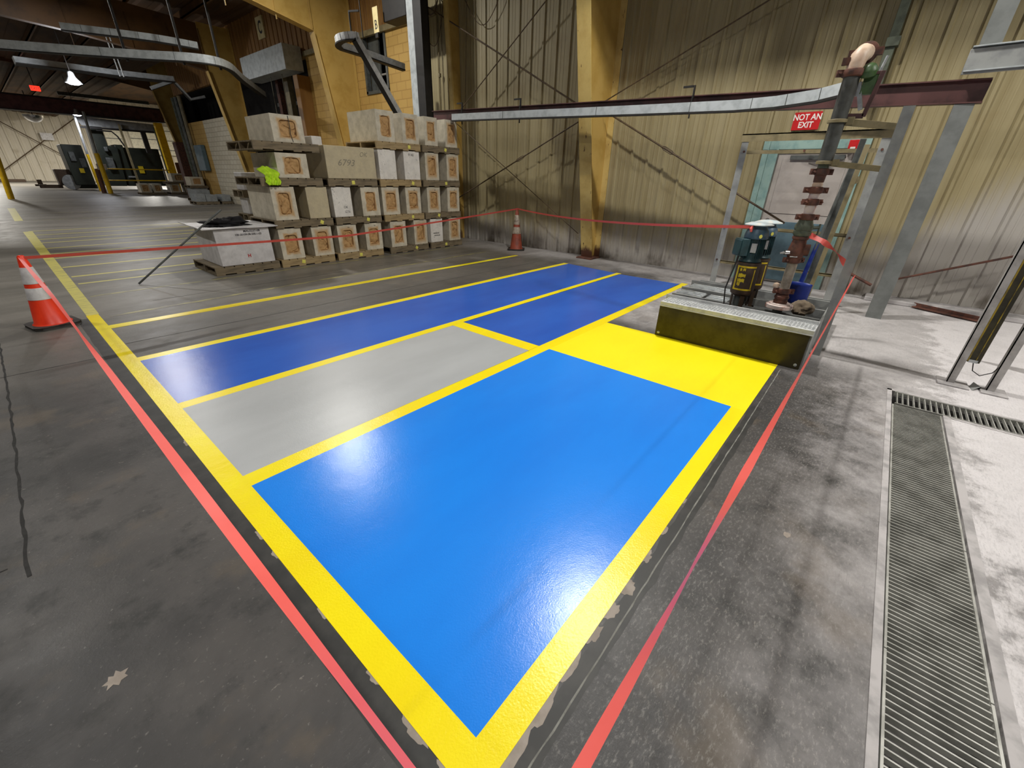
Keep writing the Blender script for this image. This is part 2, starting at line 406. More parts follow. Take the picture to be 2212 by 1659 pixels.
# dark sealed strips beside the painted border with ragged bare patches where tape was pulled
def blotch(cx, cy, r, m, el=(1,1), z=.0008, ang=0):
    b = MB(); n = 22; vs = [(cx, cy, z)]
    for k in range(n):
        t = 2*PI*k/n; rr = r*(1+.6*noise.noise(V((math.cos(t)*1.4+cx*7, math.sin(t)*1.4+cy*7, 0)))+.3*noise.noise(V((math.cos(t)*5+cx, math.sin(t)*5, 3))))
        x, y = math.cos(t)*rr*el[0], math.sin(t)*rr*el[1]
        vs.append((cx+x*math.cos(ang)-y*math.sin(ang), cy+x*math.sin(ang)+y*math.cos(ang), z))
    b.add(vs, [(0, 1+k, 1+(k+1) % n) for k in range(n)]); return b
b = MB()
for i in range(60):
    y = .5+i*.1; w = .045+.02*noise.noise(V((y*4, 0, 0)))
b.ribbon([(.283+.005*noise.noise(V((0,y*3,0))), y, .0006) for y in [i*.1+.2 for i in range(64)]], [(.088*(1+.12*noise.noise(V((1,i*.7,0)))),0,0) for i in range(64)])
b.ribbon([(x, .318, .0006) for x in [i*.08+.2 for i in range(40)]], [(0,.07*(1+.4*noise.noise(V((1,i*.6,4)))),0) for i in range(40)])
struct(b.build('trim_3', M['darkband'], smooth=False))
b = MB()
for (x, y, r, el) in [(.326,.62,.03,(.6,1.9)),(.328,.85,.022,(.6,1.6)),(.33,1.62,.025,(.5,1.6)),(.33,1.78,.025,(.6,1.5)),(.33,2.9,.03,(.5,1.4)),(.33,1.2,.022,(.5,1.6)),(.326,.48,.025,(.6,1.8)),
                      (.64,.364,.034,(2.6,.75)),(.80,.364,.03,(2.0,.7)),(.95,.362,.028,(1.8,.8)),(1.08,.358,.032,(1.4,.8)),(1.22,.358,.036,(1.2,.8)),(1.42,.362,.028,(1.6,.7)),(1.62,.364,.022,(1.4,.7)),(1.9,.364,.016,(1.6,.6)),(.47,.364,.034,(2.2,.8)),
                      (2.0,-.1,.014,(1.5,1))]:
    if r: q = blotch(x, y, r, None, el, .0008+.0004*abs(math.sin(x*37+y*91))); b.add(q.v, q.f)
star = [(.006,.036),(.016,.018),(.036,.016),(.024,.0),(.03,-.014),(.012,-.016),(.004,-.03),(-.008,-.014),(-.026,-.022),(-.02,-.004),(-.034,.006),(-.018,.012),(-.014,.028),(-.002,.018)]
b.add([(-.236+x, 1.484+y, .0009) for x, y in star]+[(-.236,1.484,.0009)], [(i, (i+1) % 14, 14) for i in range(14)])
struct(b.build('trim_4', M['tanpatch'], smooth=False))

# ---------------------------------------------------------------- floor paint
def paint(name, poly, m, label, cat='floor marking', group=None, z=.002):
    b = MB(); b.prism(poly, 2, 0.0, z)
    return tag(b.build(name, m, smooth=False), label, cat, group)
def rect(x0,x1,y0,y1): return [(x0,y0),(x1,y0),(x1,y1),(x0,y1)]
paint('painted_zone', rect(.435,3.183,.468,2.175), M['blue'], 'large bright blue painted rectangle in the yellow-bordered corner nearest the viewer')
paint('painted_zone', rect(3.178,7.08,2.300,3.41), M['navy'], 'dark blue painted strip between two yellow lines, beside the yellow apron')
paint('painted_zone', [(.435,3.514),(7.12,3.50),(7.25,4.63),(.435,4.642)], M['navy'], 'longest dark blue painted strip, farthest from the viewer, starting at the left border')
paint('painted_zone', rect(.435,3.01,2.295,3.405), M['greyp'], 'light grey painted rectangle between the left border and the dark blue strip')
paint('painted_zone', rect(3.183,4.36,.366,2.175), M['yellow2'], 'solid bright yellow painted apron in front of the pump skid')
paint('painted_line', [(.327,.366),(3.183,.366),(3.183,.468),(.435,.468),(.435,2.175),(.435,6.62),(.33,6.63)], M['yellow'], 'wide fresh yellow border running up the left side and round the near corner')
paint('painted_line', [(.435,2.175),(4.36,2.175),(7.2,2.205),(7.2,2.31),(4.36,2.300),(.435,2.295)], M['yellow'], 'long yellow divider between the bright blue and grey rectangles, running to the wall')
paint('painted_line', [(.435,3.405),(7.15,3.40),(7.15,3.50),(.435,3.512)], M['yellow'], 'yellow divider line between the two dark blue strips')
paint('painted_line', [(.435,4.642),(7.26,4.632),(7.26,4.74),(.435,4.752)], M['yellow'], 'yellow line along the far edge of the longest dark blue strip')
paint('painted_line', rect(3.012,3.178,2.302,3.405), M['yellow'], 'short yellow cross line between the grey rectangle and the dark blue strip')
paint('painted_line', [(.435,5.90),(7.23,5.93),(7.23,6.02),(.435,6.04)], M['yellow'], 'single fresh yellow line on bare concrete nearest the pallet stack')
# dark blue near strip starts right of the cross line
paint('painted_line', [(.335,6.63),(.442,6.63),(.57,16.8),(.40,16.8)], M['old'], 'worn dull yellow border continuing behind the near cone', z=.0015)
paint('painted_line', [(.42,20.3),(.6,20.3),(.72,26.6),(.52,26.6)], M['old'], 'short worn yellow dash beyond the end of the old left border', z=.0015)
oldl = [(6.4,7.3,'faint',.07),(7.65,7.85,'faint',.07),(8.64,8.9,'old',.06),(9.29,9.6,'old',.08),(10.3,10.7,'old',.08),(11.46,11.9,'old',.07),(12.12,12.6,'old',.07),(13.02,13.6,'old',.07),(14.04,14.6,'old',.08),(14.77,15.3,'old',.08),(15.77,16.3,'old',.08),(16.81,17.3,'old',.08),(20.3,21.2,'faint',.1),(23.2,24,'faint',.1),(26.8,27.5,'faint',.1)]
names = ['faint yellow trace just beyond the fresh single line, below the pallet stack','faint worn yellow line crossing the foot of the leaning bar','pale worn yellow line nearest the white crate pallet','worn yellow line just behind the white crate pallet, second of the old set','third worn yellow line beyond the near cone','fourth worn yellow line beyond the near cone','fifth worn yellow line beyond the near cone','sixth worn yellow line beyond the near cone','seventh worn yellow line beyond the near cone','eighth worn yellow line beyond the near cone','ninth worn yellow line beyond the near cone','last worn yellow line at the end of the old border','faint far line at the near end of the yellow dash','faint far line level with the middle of the yellow dash','faint far line at the far end of the yellow dash']
for (y, y2, mm, w), nm in zip(oldl, names):
    x1 = 7.1 if y < 8 else 7.8
    paint('painted_line', [(.5,y),(x1,y+(y2-y)*.4),(x1,y+(y2-y)*.4+w),(.5,y+w)], M[mm], nm, group='old parking lines', z=.0012)

# ---------------------------------------------------------------- setting: walls
def corrugated(name, y0, y1, z0, z1, m, pitch=.324, off=.0, x=WX):
    prof = [(0,0),(.014,-.028),(.050,-.028),(.064,0),(.150,0),(.156,-.004),(.172,-.004),(.178,0),(.232,0),(.238,-.004),(.254,-.004),(.260,0)]
    ys = []; y = y0-(y0-off) % pitch
    pts = []
    while y < y1:
        for a, d in prof:
            yy = y+a
            if y0 < yy < y1: pts.append((yy, d))
        y += pitch
    pts = [(y0,0)]+pts+[(y1,0)]
    b = MB(); vs = []
    for (yy, d) in pts: vs += [(x+d, yy, z0), (x+d, yy, z1)]
    n = len(pts); b.add(vs, [(2*i+1, 2*i, 2*i+2, 2*i+3)[::-1] for i in range(n-1)])
    b.add([(x,y0,z0),(x+.1,y0,z0),(x+.1,y1,z0),(x,y1,z0),(x,y0,z1),(x+.1,y0,z1),(x+.1,y1,z1),(x,y1,z1)], [(1,2,6,5),(0,1,5,4),(2,3,7,6),(4,5,6,7)])
    return struct(b.build(name, m, smooth=False))
corrugated('wall_right', .50, 9.95, 2.17, 7.2, M['wall'], off=2.8)
corrugated('wall_right', 1.86, 9.95, 0, 2.17, M['wall'], off=2.8)
corrugated('wall_right', -6, .50, 0, 7.2, M['wall'], off=.1)
corrugated('wall_right', 9.95, 31, 5.02, 7.6, M['wallo'])
def wbox(name, a, b, m): q = MB(); q.box(a, b); return struct(q.build(name, m, smooth=False))
# block wall beyond the corrugated part, with a dark hatch, then the dock opening and a white block wall
wbox('wall_right', (WX,9.95,0),(WX+.2,11.75,5.02), M['cmu'])
wbox('wall_right', (WX,12.8,0),(WX+.2,16.2,5.02), M['cmu'])
wbox('wall_right', (WX,11.75,0),(WX+.2,12.8,3.68), M['cmu'])
wbox('wall_right', (WX,16.2,4.95),(WX+.2,24,5.02), M['cmu'])
wbox('wall_right', (WX,22.2,0),(WX+.2,24,2.4), M['cmuw'])
wbox('wall_right', (WX,24,0),(WX+.2,27.6,3.74), M['cmuw'])
wbox('wall_right', (WX,27.6,0),(WX+.2,31,3.74), M['cmu'])
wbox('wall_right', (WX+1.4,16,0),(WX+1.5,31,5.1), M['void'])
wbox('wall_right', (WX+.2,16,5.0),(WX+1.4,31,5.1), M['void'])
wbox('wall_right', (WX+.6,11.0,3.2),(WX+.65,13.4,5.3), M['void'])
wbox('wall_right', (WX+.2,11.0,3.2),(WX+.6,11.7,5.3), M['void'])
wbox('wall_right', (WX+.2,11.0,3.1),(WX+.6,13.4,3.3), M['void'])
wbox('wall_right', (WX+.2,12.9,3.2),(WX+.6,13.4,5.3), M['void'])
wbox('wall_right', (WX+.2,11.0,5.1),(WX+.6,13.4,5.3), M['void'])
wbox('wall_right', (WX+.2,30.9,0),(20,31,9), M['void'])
wbox('wall_right', (20,31,0),(20.1,78,12), M['wallw'])
# far end wall
b = MB(); pts = []
y = -14
while y < 20: pts += [(y,0),(y+.3,0),(y+.36,-.08),(y+.5,-.08),(y+.56,0)]; y += .8
vs = []
for x, d in pts: vs += [(x, 76+d, 0), (x, 76+d, 14)]
b.add(vs, [(2*i, 2*i+2, 2*i+3, 2*i+1) for i in range(len(pts)-1)])
struct(b.build('wall_far', M['wallw'], smooth=False))
# ledge on top of the block wall
b = MB(); b.box((WX-.09,9.6,4.93),(WX,16.2,5.06)); struct(b.build('trim_5', M['conduit'], bevel=.005))
# roof
b = MB(); RZ = lambda x: 6.62+.055*(WX-x)
for yy0, yy1 in ((-6,100),):
    xs = [WX+.1-i*.6 for i in range(48)]
    vs = []
    for x in xs: vs += [(x,yy0,RZ(x)),(x,yy1,RZ(x)),(x-.28,yy0,RZ(x)),(x-.28,yy1,RZ(x)),(x-.34,yy0,RZ(x)+.06),(x-.34,yy1,RZ(x)+.06),(x-.54,yy0,RZ(x)+.06),(x-.54,yy1,RZ(x)+.06)]
    b.add(vs, [(2*i, 2*i+1, 2*i+3, 2*i+2) for i in range(len(vs)//2-1)])
b.box((WX+.1,31,8.9),(20,100,9.0))
struct(b.build('ceiling', M['roof'], smooth=False))
# purlins
def purlins():
    for i, x in enumerate([6.9,5.3,3.7,2.1,.5,-1.1,-2.7]):
        b = MB(); z = RZ(x)-.02; b.box((x-.03,-5,z-.2),(x+.03,60,z)); b.box((x-.03,-5,z-.2),(x+.09,60,z-.185))
        o = b.build('roof_purlin', M['rafter'], smooth=False)
        tag(o, ['brown roof purlin nearest the corrugated wall','second brown roof purlin from the corrugated wall','third brown roof purlin from the corrugated wall','fourth brown roof purlin from the corrugated wall','fifth brown roof purlin from the corrugated wall','sixth brown roof purlin from the corrugated wall','roof purlin farthest out over the open hall'][i], 'beam', 'roof purlins')
purlins()

# ---------------------------------------------------------------- rigid frames (tapered columns with haunch and rafter)
def frame(Y, label, base_x=8.05, knee_x=7.24, ztop=4.95, wall_x=8.40, yellow=False, scale=1.0, rafter=True, fw=.26, mt='ochre'):
    t = thing('portal_frame', label, 'frame', (0,0,0), 0, 'tapered portal frames along the wall')
    hw = fw/2
    b = MB(); b.prism([(base_x+.012,0),(wall_x-.012,0),(wall_x-.012,6.5*scale),(knee_x+.012,6.5*scale),(knee_x+.012,ztop)], 1, Y-.008, Y+.008)
    b.build('column_web', M[mt], t, False)
    b = MB(); b.bar((base_x,Y,0),(knee_x,Y,ztop), fw, .018, up=(1,0,0)); b.bar((wall_x,Y,0),(wall_x,Y,6.5*scale), fw, .018, up=(1,0,0))
    b.build('column_flange', M['flange'] if Y < 6 else M['ochre'], t, False)
    if Y < 6:
        b = MB(); b.box((base_x-.14,Y-.18,0),(wall_x-.02,Y+.18,.03)); b.build('base_plate', M['rust'], t, bevel=.004)
    if rafter:
        xs = [knee_x, 5.7, 3.6, -9]; zs = [ztop, 5.24*scale, 5.45*scale, 6.1*scale]
        top = [RZ(x)*scale-.22 for x in xs] if scale == 1 else [RZ(x)*scale-.1 for x in xs]
        poly = list(zip(xs, zs))+list(zip(xs, top))[::-1]
        b = MB(); b.prism([(x, z) for x, z in poly], 1, Y-.008, Y+.008)
        for x in (knee_x+.02, 6.35, 5.2, 3.6): b.box((x-.006,Y-.05,5.0*scale),(x+.006,Y-.008,6.3*scale))
        b.build('rafter_web', M[mt] if Y < 15 else M['rafter'], t, False)
        b = MB()
        for i in range(3): b.bar((xs[i],Y,zs[i]),(xs[i+1],Y,zs[i+1]), fw, .018)
        b.build('rafter_flange', M[mt] if Y < 15 else M['rafter'], t, False)
    return t
frame(4.72, 'ochre tapered steel column with chipped cream edge standing mid-way along the corrugated wall', base_x=8.1, knee_x=7.02, ztop=4.95)
frame(13.4, 'ochre tapered frame column and haunch rising behind the stacked blocks', base_x=8.0, knee_x=7.26)
frame(22.0, 'ochre tapered frame column left of the white block wall, behind the leftmost pallet stack', base_x=8.1, knee_x=7.33, ztop=5.0)
# wall post between the frames
t = thing('wall_post', 'narrow ochre wall post at the right end of the pallet stack', 'column')
b = MB(); b.prism([(8.32,0),(8.41,0),(8.41,6.5),(8.0,6.5)], 1, 8.86, 8.875); b.build('web', M['ochre'], t, False)
b = MB(); b.bar((8.33,8.93,0),(8.02,8.93,6.5), .16, .015, up=(1,0,0)); b.build('flange', M['flange'], t, False)
# far tapered column by the bollards
t = thing('portal_frame', 'farthest tapered ochre column, by the yellow posts in the distance', 'frame', (0,0,0), 0, 'tapered portal frames along the wall')
Y = 40.5
b = MB(); b.prism([(10.8,0),(11.5,0),(11.5,8.6),(9.85,8.6),(9.85,6.25)], 1, Y-.02, Y+.02); b.build('column_web', M['ochre'], t, False)
b = MB(); b.bar((10.8,Y,0),(9.85,Y,6.25), .3, .03, up=(1,0,0)); b.build('column_flange', M['ochre'], t, False)
b = MB(); b.prism([(9.85,6.25),(7.5,6.6),(-9,7.2),(-9,8.5),(9.85,8.5)], 1, Y-.02, Y+.02); b.build('rafter_web', M['rafter'], t, False)

# ---------------------------------------------------------------- door with frame
d = bpy.data.objects.new('door_1', None); COL.objects.link(d); struct(d)
b = MB(); x0 = WX-.02; b.box((x0,1.66,0),(x0+.14,1.86,2.15)); b.box((x0,.50,0),(x0+.14,.60,2.15)); b.box((x0-.004,.495,2.02),(x0+.136,1.865,2.17)); b.box((x0-.02,1.63,0),(x0+.02,1.665,2.03)); b.box((x0-.02,1.77,0),(x0+.0,1.79,2.15)); b.build('door_frame', M['teal'], d, bevel=.004)
b = MB(); b.box((WX+.04,.60,.02),(WX+.09,1.66,2.02)); b.box((WX+.03,.7,1.1),(WX+.045,1.55,1.9)); b.build('door_leaf', M['door'], d, bevel=.004)
b = MB(); b.box((WX+.02,.64,.05),(WX+.045,1.62,.98)); b.build('lower_panel', M['tealdk'], d, bevel=.004)
b = MB(); b.box((WX-.0,.75,1.88),(WX+.06,1.45,1.94)); b.bar((WX-.02,1.2,1.9),(WX-.1,.9,1.91),.02,.02); b.build('door_closer', M['dgrey'], d)
b = MB(); b.lathe((0,0,0), [(.0,0),(.028,.0),(.03,.03),(.016,.05),(.016,.09)], 14, Matrix.Translation((WX-.05,1.52,1.0)) @ Matrix.Rotation(PI/2,4,'Y')); b.build('door_knob', M['chrome'], d)

# sign
t = thing('warning_sign', 'red sign reading NOT AN EXIT on the wall above the door', 'sign', (WX-.05,1.365,2.385))
b = MB(); b.box((-.006,-.175,-.115),(.004,.175,.115)); sf = b.build('sign_face', M['signr'], t, bevel=.002)
b = MB(); b.box((.004,-.15,-.1),(.06,.15,.1)); b.build('mounting_back', M['dgrey'], t)
text_obj('NOT AN', .108, M['white'], 'lettering', sf, (-.0065,0,.046), ROT_X, .0012, .0022, .86)
text_obj('EXIT', .108, M['white'], 'lettering', sf, (-.0065,0,-.052), ROT_X, .0012, .0022, .86)
# fire alarm strobe
t = thing('fire_alarm', 'small red fire alarm on the wall right of the door head', 'alarm', (WX-.03,.69,2.055))
b = MB(); b.box((-.03,-.06,-.07),(.03,.06,.07)); b.build('housing', M['signr'], t, bevel=.006)
b = MB(); b.box((-.045,-.03,-.055),(-.03,.03,-.02)); b.build('strobe_lens', M['white'], t, bevel=.003)

# ---------------------------------------------------------------- wall bracing
def rodthing(p, q, label, r=.011, group='brace rods on the corrugated wall', buckle=None, m='rod'):
    t = thing('brace_rod', label, 'rod', (0,0,0), 0, group); p, q = V(p), V(q)
    b = MB(); b.tube([p, q], r, 8); rd = b.build('rod', M[m], t)
    if buckle:
        c = p.lerp(q, buckle); d = (q-p).normalized(); n = V((1,0,0)).cross(d).normalized()
        b = MB(); L = .13
        for s in (-1, 1): b.tube([c-d*L+n*s*.006, c-d*L*.6+n*s*.028, c+d*L*.6+n*s*.028, c+d*L+n*s*.006], .007, 6)
        b.tube([c-d*L*1.15, c-d*L*.8], .017, 8); b.tube([c+d*L*.8, c+d*L*1.15], .017, 8)
        b.build('turnbuckle', M[m], rd)
    return t
bx = 8.12
rodthing((bx,5.05,2.62),(bx,8.85,.98),'brown brace rod with turnbuckle rising from behind the pallet stack to the cream column', .014, buckle=.43)
rodthing((bx,8.72,2.68),(bx,5.0,.48),'thin brown brace rod sloping down behind the far cone to the cream column', .009)
rodthing((bx,9.75,5.1),(bx,5.2,2.8),'brown brace rod high on the wall sloping down to the cream column', .014)
rodthing((bx,6.02,4.62),(bx,8.72,2.86),'brown brace rod high on the wall rising away from the end of the maroon beam', .011)
rodthing((bx,4.6,2.66),(bx,1.22,.98),'brown brace rod with turnbuckle sloping down to the door', .015, buckle=.38)
rodthing((bx,4.68,2.84),(bx,1.6,4.1),'brown brace rod rising from the cream column above the long beam', .011)
rodthing((8.05,-.2,.29),(8.05,-1.75,.98),'rusty brace rod rising to the right behind the yellow and black guard', .014, m='rust')
rodthing((8.05,.22,.38),(8.05,-.12,.235),'short rusty brace end between the two grey posts', .02, m='rust')
# rusty angle on the floor by the wall
b = MB(); b.bar((8.08,-.66,.02),(7.70,-1.42,.02), .08, .012); b.bar((8.12,-.66,.04),(7.74,-1.42,.04), .012, .06); tag(b.build('steel_angle', M['rust'], bevel=.002), 'rusty steel angle lying on the dusty floor at the foot of the wall', 'metal bar')
b = MB(); b.box((8.1,-6,0),(WX,-.1,.06)); struct(b.build('baseboard_right', M['kerb'], bevel=.01))

# ---------------------------------------------------------------- pallets and blocks
def pallet_mesh(w, d, h, wood):
    t = bpy.data.objects.new('pallet', None); COL.objects.link(t); t.empty_display_size = .1
    n = 7; dk = MB(); gap = .02; bw = (w-gap*(n-1))/n
    for i in range(n):        # deck boards run front to back
        x = -w/2+i*(bw+gap); dk.box((x,0,h-.018),(x+bw,d,h))
    dk.build('deck_board', M[wood], t, False)
    s = MB(); s.box((-w/2,0,.018),(w/2,.04,h-.018)); s.build('stringer', M[wood], t, False)
    s = MB(); s.box((-w/2,d/2-.02,.018),(w/2,d/2+.02,h-.018)); s.build('stringer', M[wood], t, False)
    s = MB(); s.box((-w/2,d-.04,.018),(w/2,d,h-.018)); s.build('stringer', M[wood], t, False)
    s = MB()
    for i in (0, 2, 4, 6): x = -w/2+i*(bw+gap); s.box((x,0,0),(x+bw,d,.018))
    s.build('bottom_board', M[wood], t, False)
    return t
PAL = {}
def pallet(x0, x1, y, z, wood, label, note=None, group='pallets under the stacked blocks', d=1.1, rz=0):
    key = (round(x1-x0,2), wood, d)
    if key not in PAL: PAL[key] = pallet_mesh(x1-x0, d, .13, wood); o = PAL[key]
    else:
        o = copy_tree(PAL[key])
        for ch in list(o.children):
            if ch.name.startswith('paper_note'): bpy.data.objects.remove(ch)
    o.location = ((x0+x1)/2, y, z); o.rotation_euler = (0,0,rz); tag(o, label, 'pallet', group)
    if note is not None:
        b = MB(); b.cbox((0,0,0), (.062,.001,.062)); q = b.build('paper_note', M['note'], o, False); q.location = (note-(x0+x1)/2, -.002, .068)
        q.rotation_euler = (0, rnd.uniform(-.1,.9), 0); q['label'] = 'yellow paper note'
    return o

def rrect(w, h, r, n=5):
    out = []
    for (cx, cz, a0) in ((w/2-r, h/2-r, 0), (-w/2+r, h/2-r, PI/2), (-w/2+r, -h/2+r, PI), (w/2-r, -h/2+r, 1.5*PI)):
        for k in range(n+1): a = a0+PI/2*k/n; out.append((cx+r*math.cos(a), cz+r*math.sin(a)))
    return out
def block_mesh(w, h, d, seed, recess=True, m='block'):
    b = MB()
    if not recess:
        b.box((-w/2,0,0),(w/2,d,h)); o = b.build('refractory_block', M[m], bevel=.008); return o
    rw, rh = w*.52, h*.62; rw *= (1, 1.08, .92)[seed % 3]; rh *= (1, .94, 1.05)[seed % 3]; inner = rrect(rw, rh, min(rw,rh)*.24); N = len(inner)
    outer = []
    for (x, z) in inner:
        k = max(abs(x)/(w/2), abs(z)/(h/2)); outer.append((x/k, z/k))
    # snap nearest outer points to the four corners
    for cx, cz in ((w/2,h/2),(-w/2,h/2),(-w/2,-h/2),(w/2,-h/2)):
        i = min(range(N), key=lambda i: (outer[i][0]-cx)**2+(outer[i][1]-cz)**2); outer[i] = (cx, cz)
    zc = h/2; dep = .07
    vs = [(x,0,z+zc) for x,z in outer]+[(x,0,z+zc) for x,z in inner]+[(x,dep,z+zc) for x,z in inner]
    fs = []
    for i in range(N):
        j = (i+1) % N
        fs.append((i, N+i, N+j, j)); fs.append((N+i, 2*N+i, 2*N+j, N+j))
    fs.append(tuple(2*N+i for i in range(N)))
    b.add(vs, fs)
    o0 = len(b.v); b.v += [(x,d,z+zc) for x,z in outer]
    for i in range(N):
        j = (i+1) % N; b.f.append([i, j, o0+j, o0+i]); b.mi.append(0)
    b.f.append([o0+N-1-i for i in range(N)]); b.mi.append(0)
    o = b.build('refractory_block', M[m], angle=30)
    # rough tan core filling the pocket
    c = MB(); nx, nz = 22, 28; vs = []
    for jz in range(nz+1):
        for ix in range(nx+1):
            u, v_ = ix/nx*2-1, jz/nz*2-1
            x = u*rw/2*.995; z = v_*rh/2*.995
            e = max(abs(u), abs(v_)); p = V((x*11+seed*9.1, z*11, seed*3.3))
            y = .022-.022*(noise.noise(p)+.5*noise.noise(p*2.3))
            ck = abs(noise.noise(V((x*6+seed*5, z*5, 7.7+seed))))
            if ck < .03: y += .02
            y = min(max(y+(.012 if e > .95 else 0), .003), .065)
            vs.append((x, y, z+zc))
    fs = [(j*(nx+1)+i, j*(nx+1)+i+1, (j+1)*(nx+1)+i+1, (j+1)*(nx+1)+i) for j in range(nz) for i in range(nx)]
    c.add(vs, fs); q = c.build('filled_core', M['core'], o, angle=60); q['label'] = 'rough tan filled pocket'
    return o
BL = {}
def block(x0, x1, y, z, h, kind, label, seed=0, d=.98, cat='block', group='stacked blocks on the pallets', m=None, rz=0):
    w = round(x1-x0, 2); mm = m or {'r':'block','p':'blockp','w':'blockw'}[kind]
    key = (w, h, seed, kind == 'r', mm, d)
    if key not in BL: o = BL[key] = block_mesh(w, h, d, seed, kind == 'r', mm)
    else:
        o = copy_tree(BL[key])
        for ch in list(o.children):
            if not ch.name.startswith('filled_core'): bpy.data.objects.remove(ch)
    o.location = ((x0+x1)/2, y, z); o.rotation_euler = (0,0,rz)
    tag(o, label, cat, group); return o
YF = 7.92
tiers = {1: 'bottom tier', 2: 'second tier', 3: 'third tier', 4: 'top tier'}
# pallets (x0,x1,z,wood,label,note)
for a in [(2.04,3.03,0,'wood','pallet on the floor under the white crate-like block',None),
          (3.07,4.06,0,'wood2','pallet on the floor just right of the white crate',3.45),
          (4.13,5.15,0,'wood2','tan pallet on the floor, third from the left of the stack',4.62),
          (5.33,6.36,0,'wood','grey pallet on the floor, fourth from the left',6.02),
          (6.44,7.42,0,'wood','pallet on the floor at the right end of the stack',6.9),
          (3.10,4.14,.65,'wood','second-tier pallet at the left, above the white crate',3.92),
          (4.20,5.19,.65,'wood','second-tier pallet under the scribbled white block and its neighbour',4.88),
          (5.27,6.29,.65,'wood2','second-tier tan pallet, third from the left',5.98),
          (6.33,7.40,.65,'wood','second-tier pallet at the right end',6.72),
          (3.02,4.06,1.31,'wood','third-tier pallet at the left with the lime vest hanging over it',None),
          (4.16,5.18,1.31,'wood','third-tier pallet under the long numbered block',4.66),
          (5.25,6.27,1.31,'wood2','third-tier tan pallet under two white blocks',6.05),
          (6.33,7.40,1.31,'wood','third-tier pallet at the right end',6.98),
          (3.02,4.09,1.835,'wood','top pallet at the left, carrying one wide block',None),
          (5.25,6.31,1.975,'wood2','top tan pallet, carrying two tall blocks',6.02),
          (6.36,7.42,1.975,'wood','top pallet at the right end',7.0)]:
    pallet(a[0], a[1], YF-.01, a[2], a[3], a[4], a[5])
blk = [(3.12,3.51,.131,.51,'r','block with tan core, first right of the white crate on the floor pallets',1),
       (3.70,4.08,.131,.51,'r','block with tan core, second right of the white crate on the floor pallets',2),
       (4.20,4.60,.131,.51,'r','bottom-tier block with plain smooth tan core, left one on the third pallet',3),
       (4.79,5.17,.131,.51,'r','bottom-tier block with cratered core, right one on the third pallet',4),
       (5.39,5.78,.131,.51,'r','bottom-tier block with stained core, left one on the fourth pallet',5),
       (6.00,6.36,.131,.51,'r','bottom-tier block all stained tan, right one on the fourth pallet',6),
       (6.47,6.83,.131,.51,'w','white bottom-tier block with black stencilled code, near the right end',0),
       (7.03,7.39,.131,.51,'r','stained tan block at the bottom right corner of the stack',8),
       (3.14,3.53,.781,.52,'r','second-tier block with heavily stained core at the left end',5),
       (3.73,4.12,.781,.52,'p','plain beige second-tier block without a core',0),
       (4.21,4.59,.781,.52,'w','white second-tier block with pencil scribbles',0),
       (4.80,5.20,.781,.52,'r','second-tier block with speckled core beside the scribbled white block',2),
       (5.27,5.68,.781,.52,'r','second-tier tan-stained block with a torn core, above the middle floor blocks',7),
       (5.85,6.24,.781,.52,'r','second-tier block with dark-topped core, sixth from the left',4),
       (6.43,6.80,.781,.52,'r','second-tier block, second from the right end',3),
       (7.02,7.39,.781,.52,'r','second-tier block at the right end',1),
       (3.33,3.85,1.441,.37,'r','wide low third-tier block behind the lime vest',11),
       (4.19,5.20,1.441,.53,'p','long beige block marked with handwritten numbers 6793',0),
       (5.28,5.68,1.441,.53,'w','white marbled third-tier block, left of the pair',0),
       (5.88,6.28,1.441,.53,'w','white marbled third-tier block, right of the pair, with a handwritten note',0),
       (6.43,6.80,1.441,.53,'r','third-tier block with rectangular stained core, second from the right end',6),
       (7.04,7.40,1.441,.53,'r','third-tier block at the right end',9),
       (3.37,3.88,1.966,.39,'r','wide top block with a dark strap mark, alone at the left',12),
       (5.31,5.71,2.106,.52,'r','top-tier block with long pale side, leftmost of the four',2),
       (5.90,6.30,2.106,.52,'r','top-tier block with smooth tan core, second of the four',3),
       (6.46,6.81,2.106,.52,'r','top-tier block, third of the four',9),
       (7.03,7.38,2.106,.52,'r','top-tier block at the right end of the four',8)]
bo = [block(x0, x1, YF+.015, z, h, k, lb, sd, d=(.6 if x0 > 7 and z > 2 else .98)) for (x0,x1,z,h,k,lb,sd) in blk]
def mark(o, txt, size, x, z, m='ink', shear=0, sx=1, y=-.0015, bold=0): text_obj(txt, size, M[m], 'marking', o, (x, y, z), ROT_Y, .0006, bold, sx, shear=shear)
mark(bo[17], '6793', .15, -.12, .26, 'inkl', shear=.3, sx=1.15); mark(bo[17], 'OK', .11, .25, .41, 'inkl', shear=.35)
mark(bo[6], 'MA0230-05', .036, -.02, .20, 'inkb', bold=.001); mark(bo[6], '100-00-0-03', .036, 0, .15, 'inkb', bold=.001)
mark(bo[19], '9146', .07, -.02, .46, shear=.2); mark(bo[10], 'OK', .06, .05, .17); mark(bo[10], 'GT6', .06, .07, .09, shear=.2)
for i in (2, 3, 13, 14, 15, 20, 21, 26): mark(bo[i], '4A', .035, .04, .46, 'inkb')
b = MB(); b.ribbon([(.03,-.002,.38),(.035,-.004,.25),(.025,-.004,.12),(.05,-.002,.01)], [(.012,0,0)]*4); q = b.build('strap', M['black'], bo[22], False); q['label'] = 'thin dark strap'
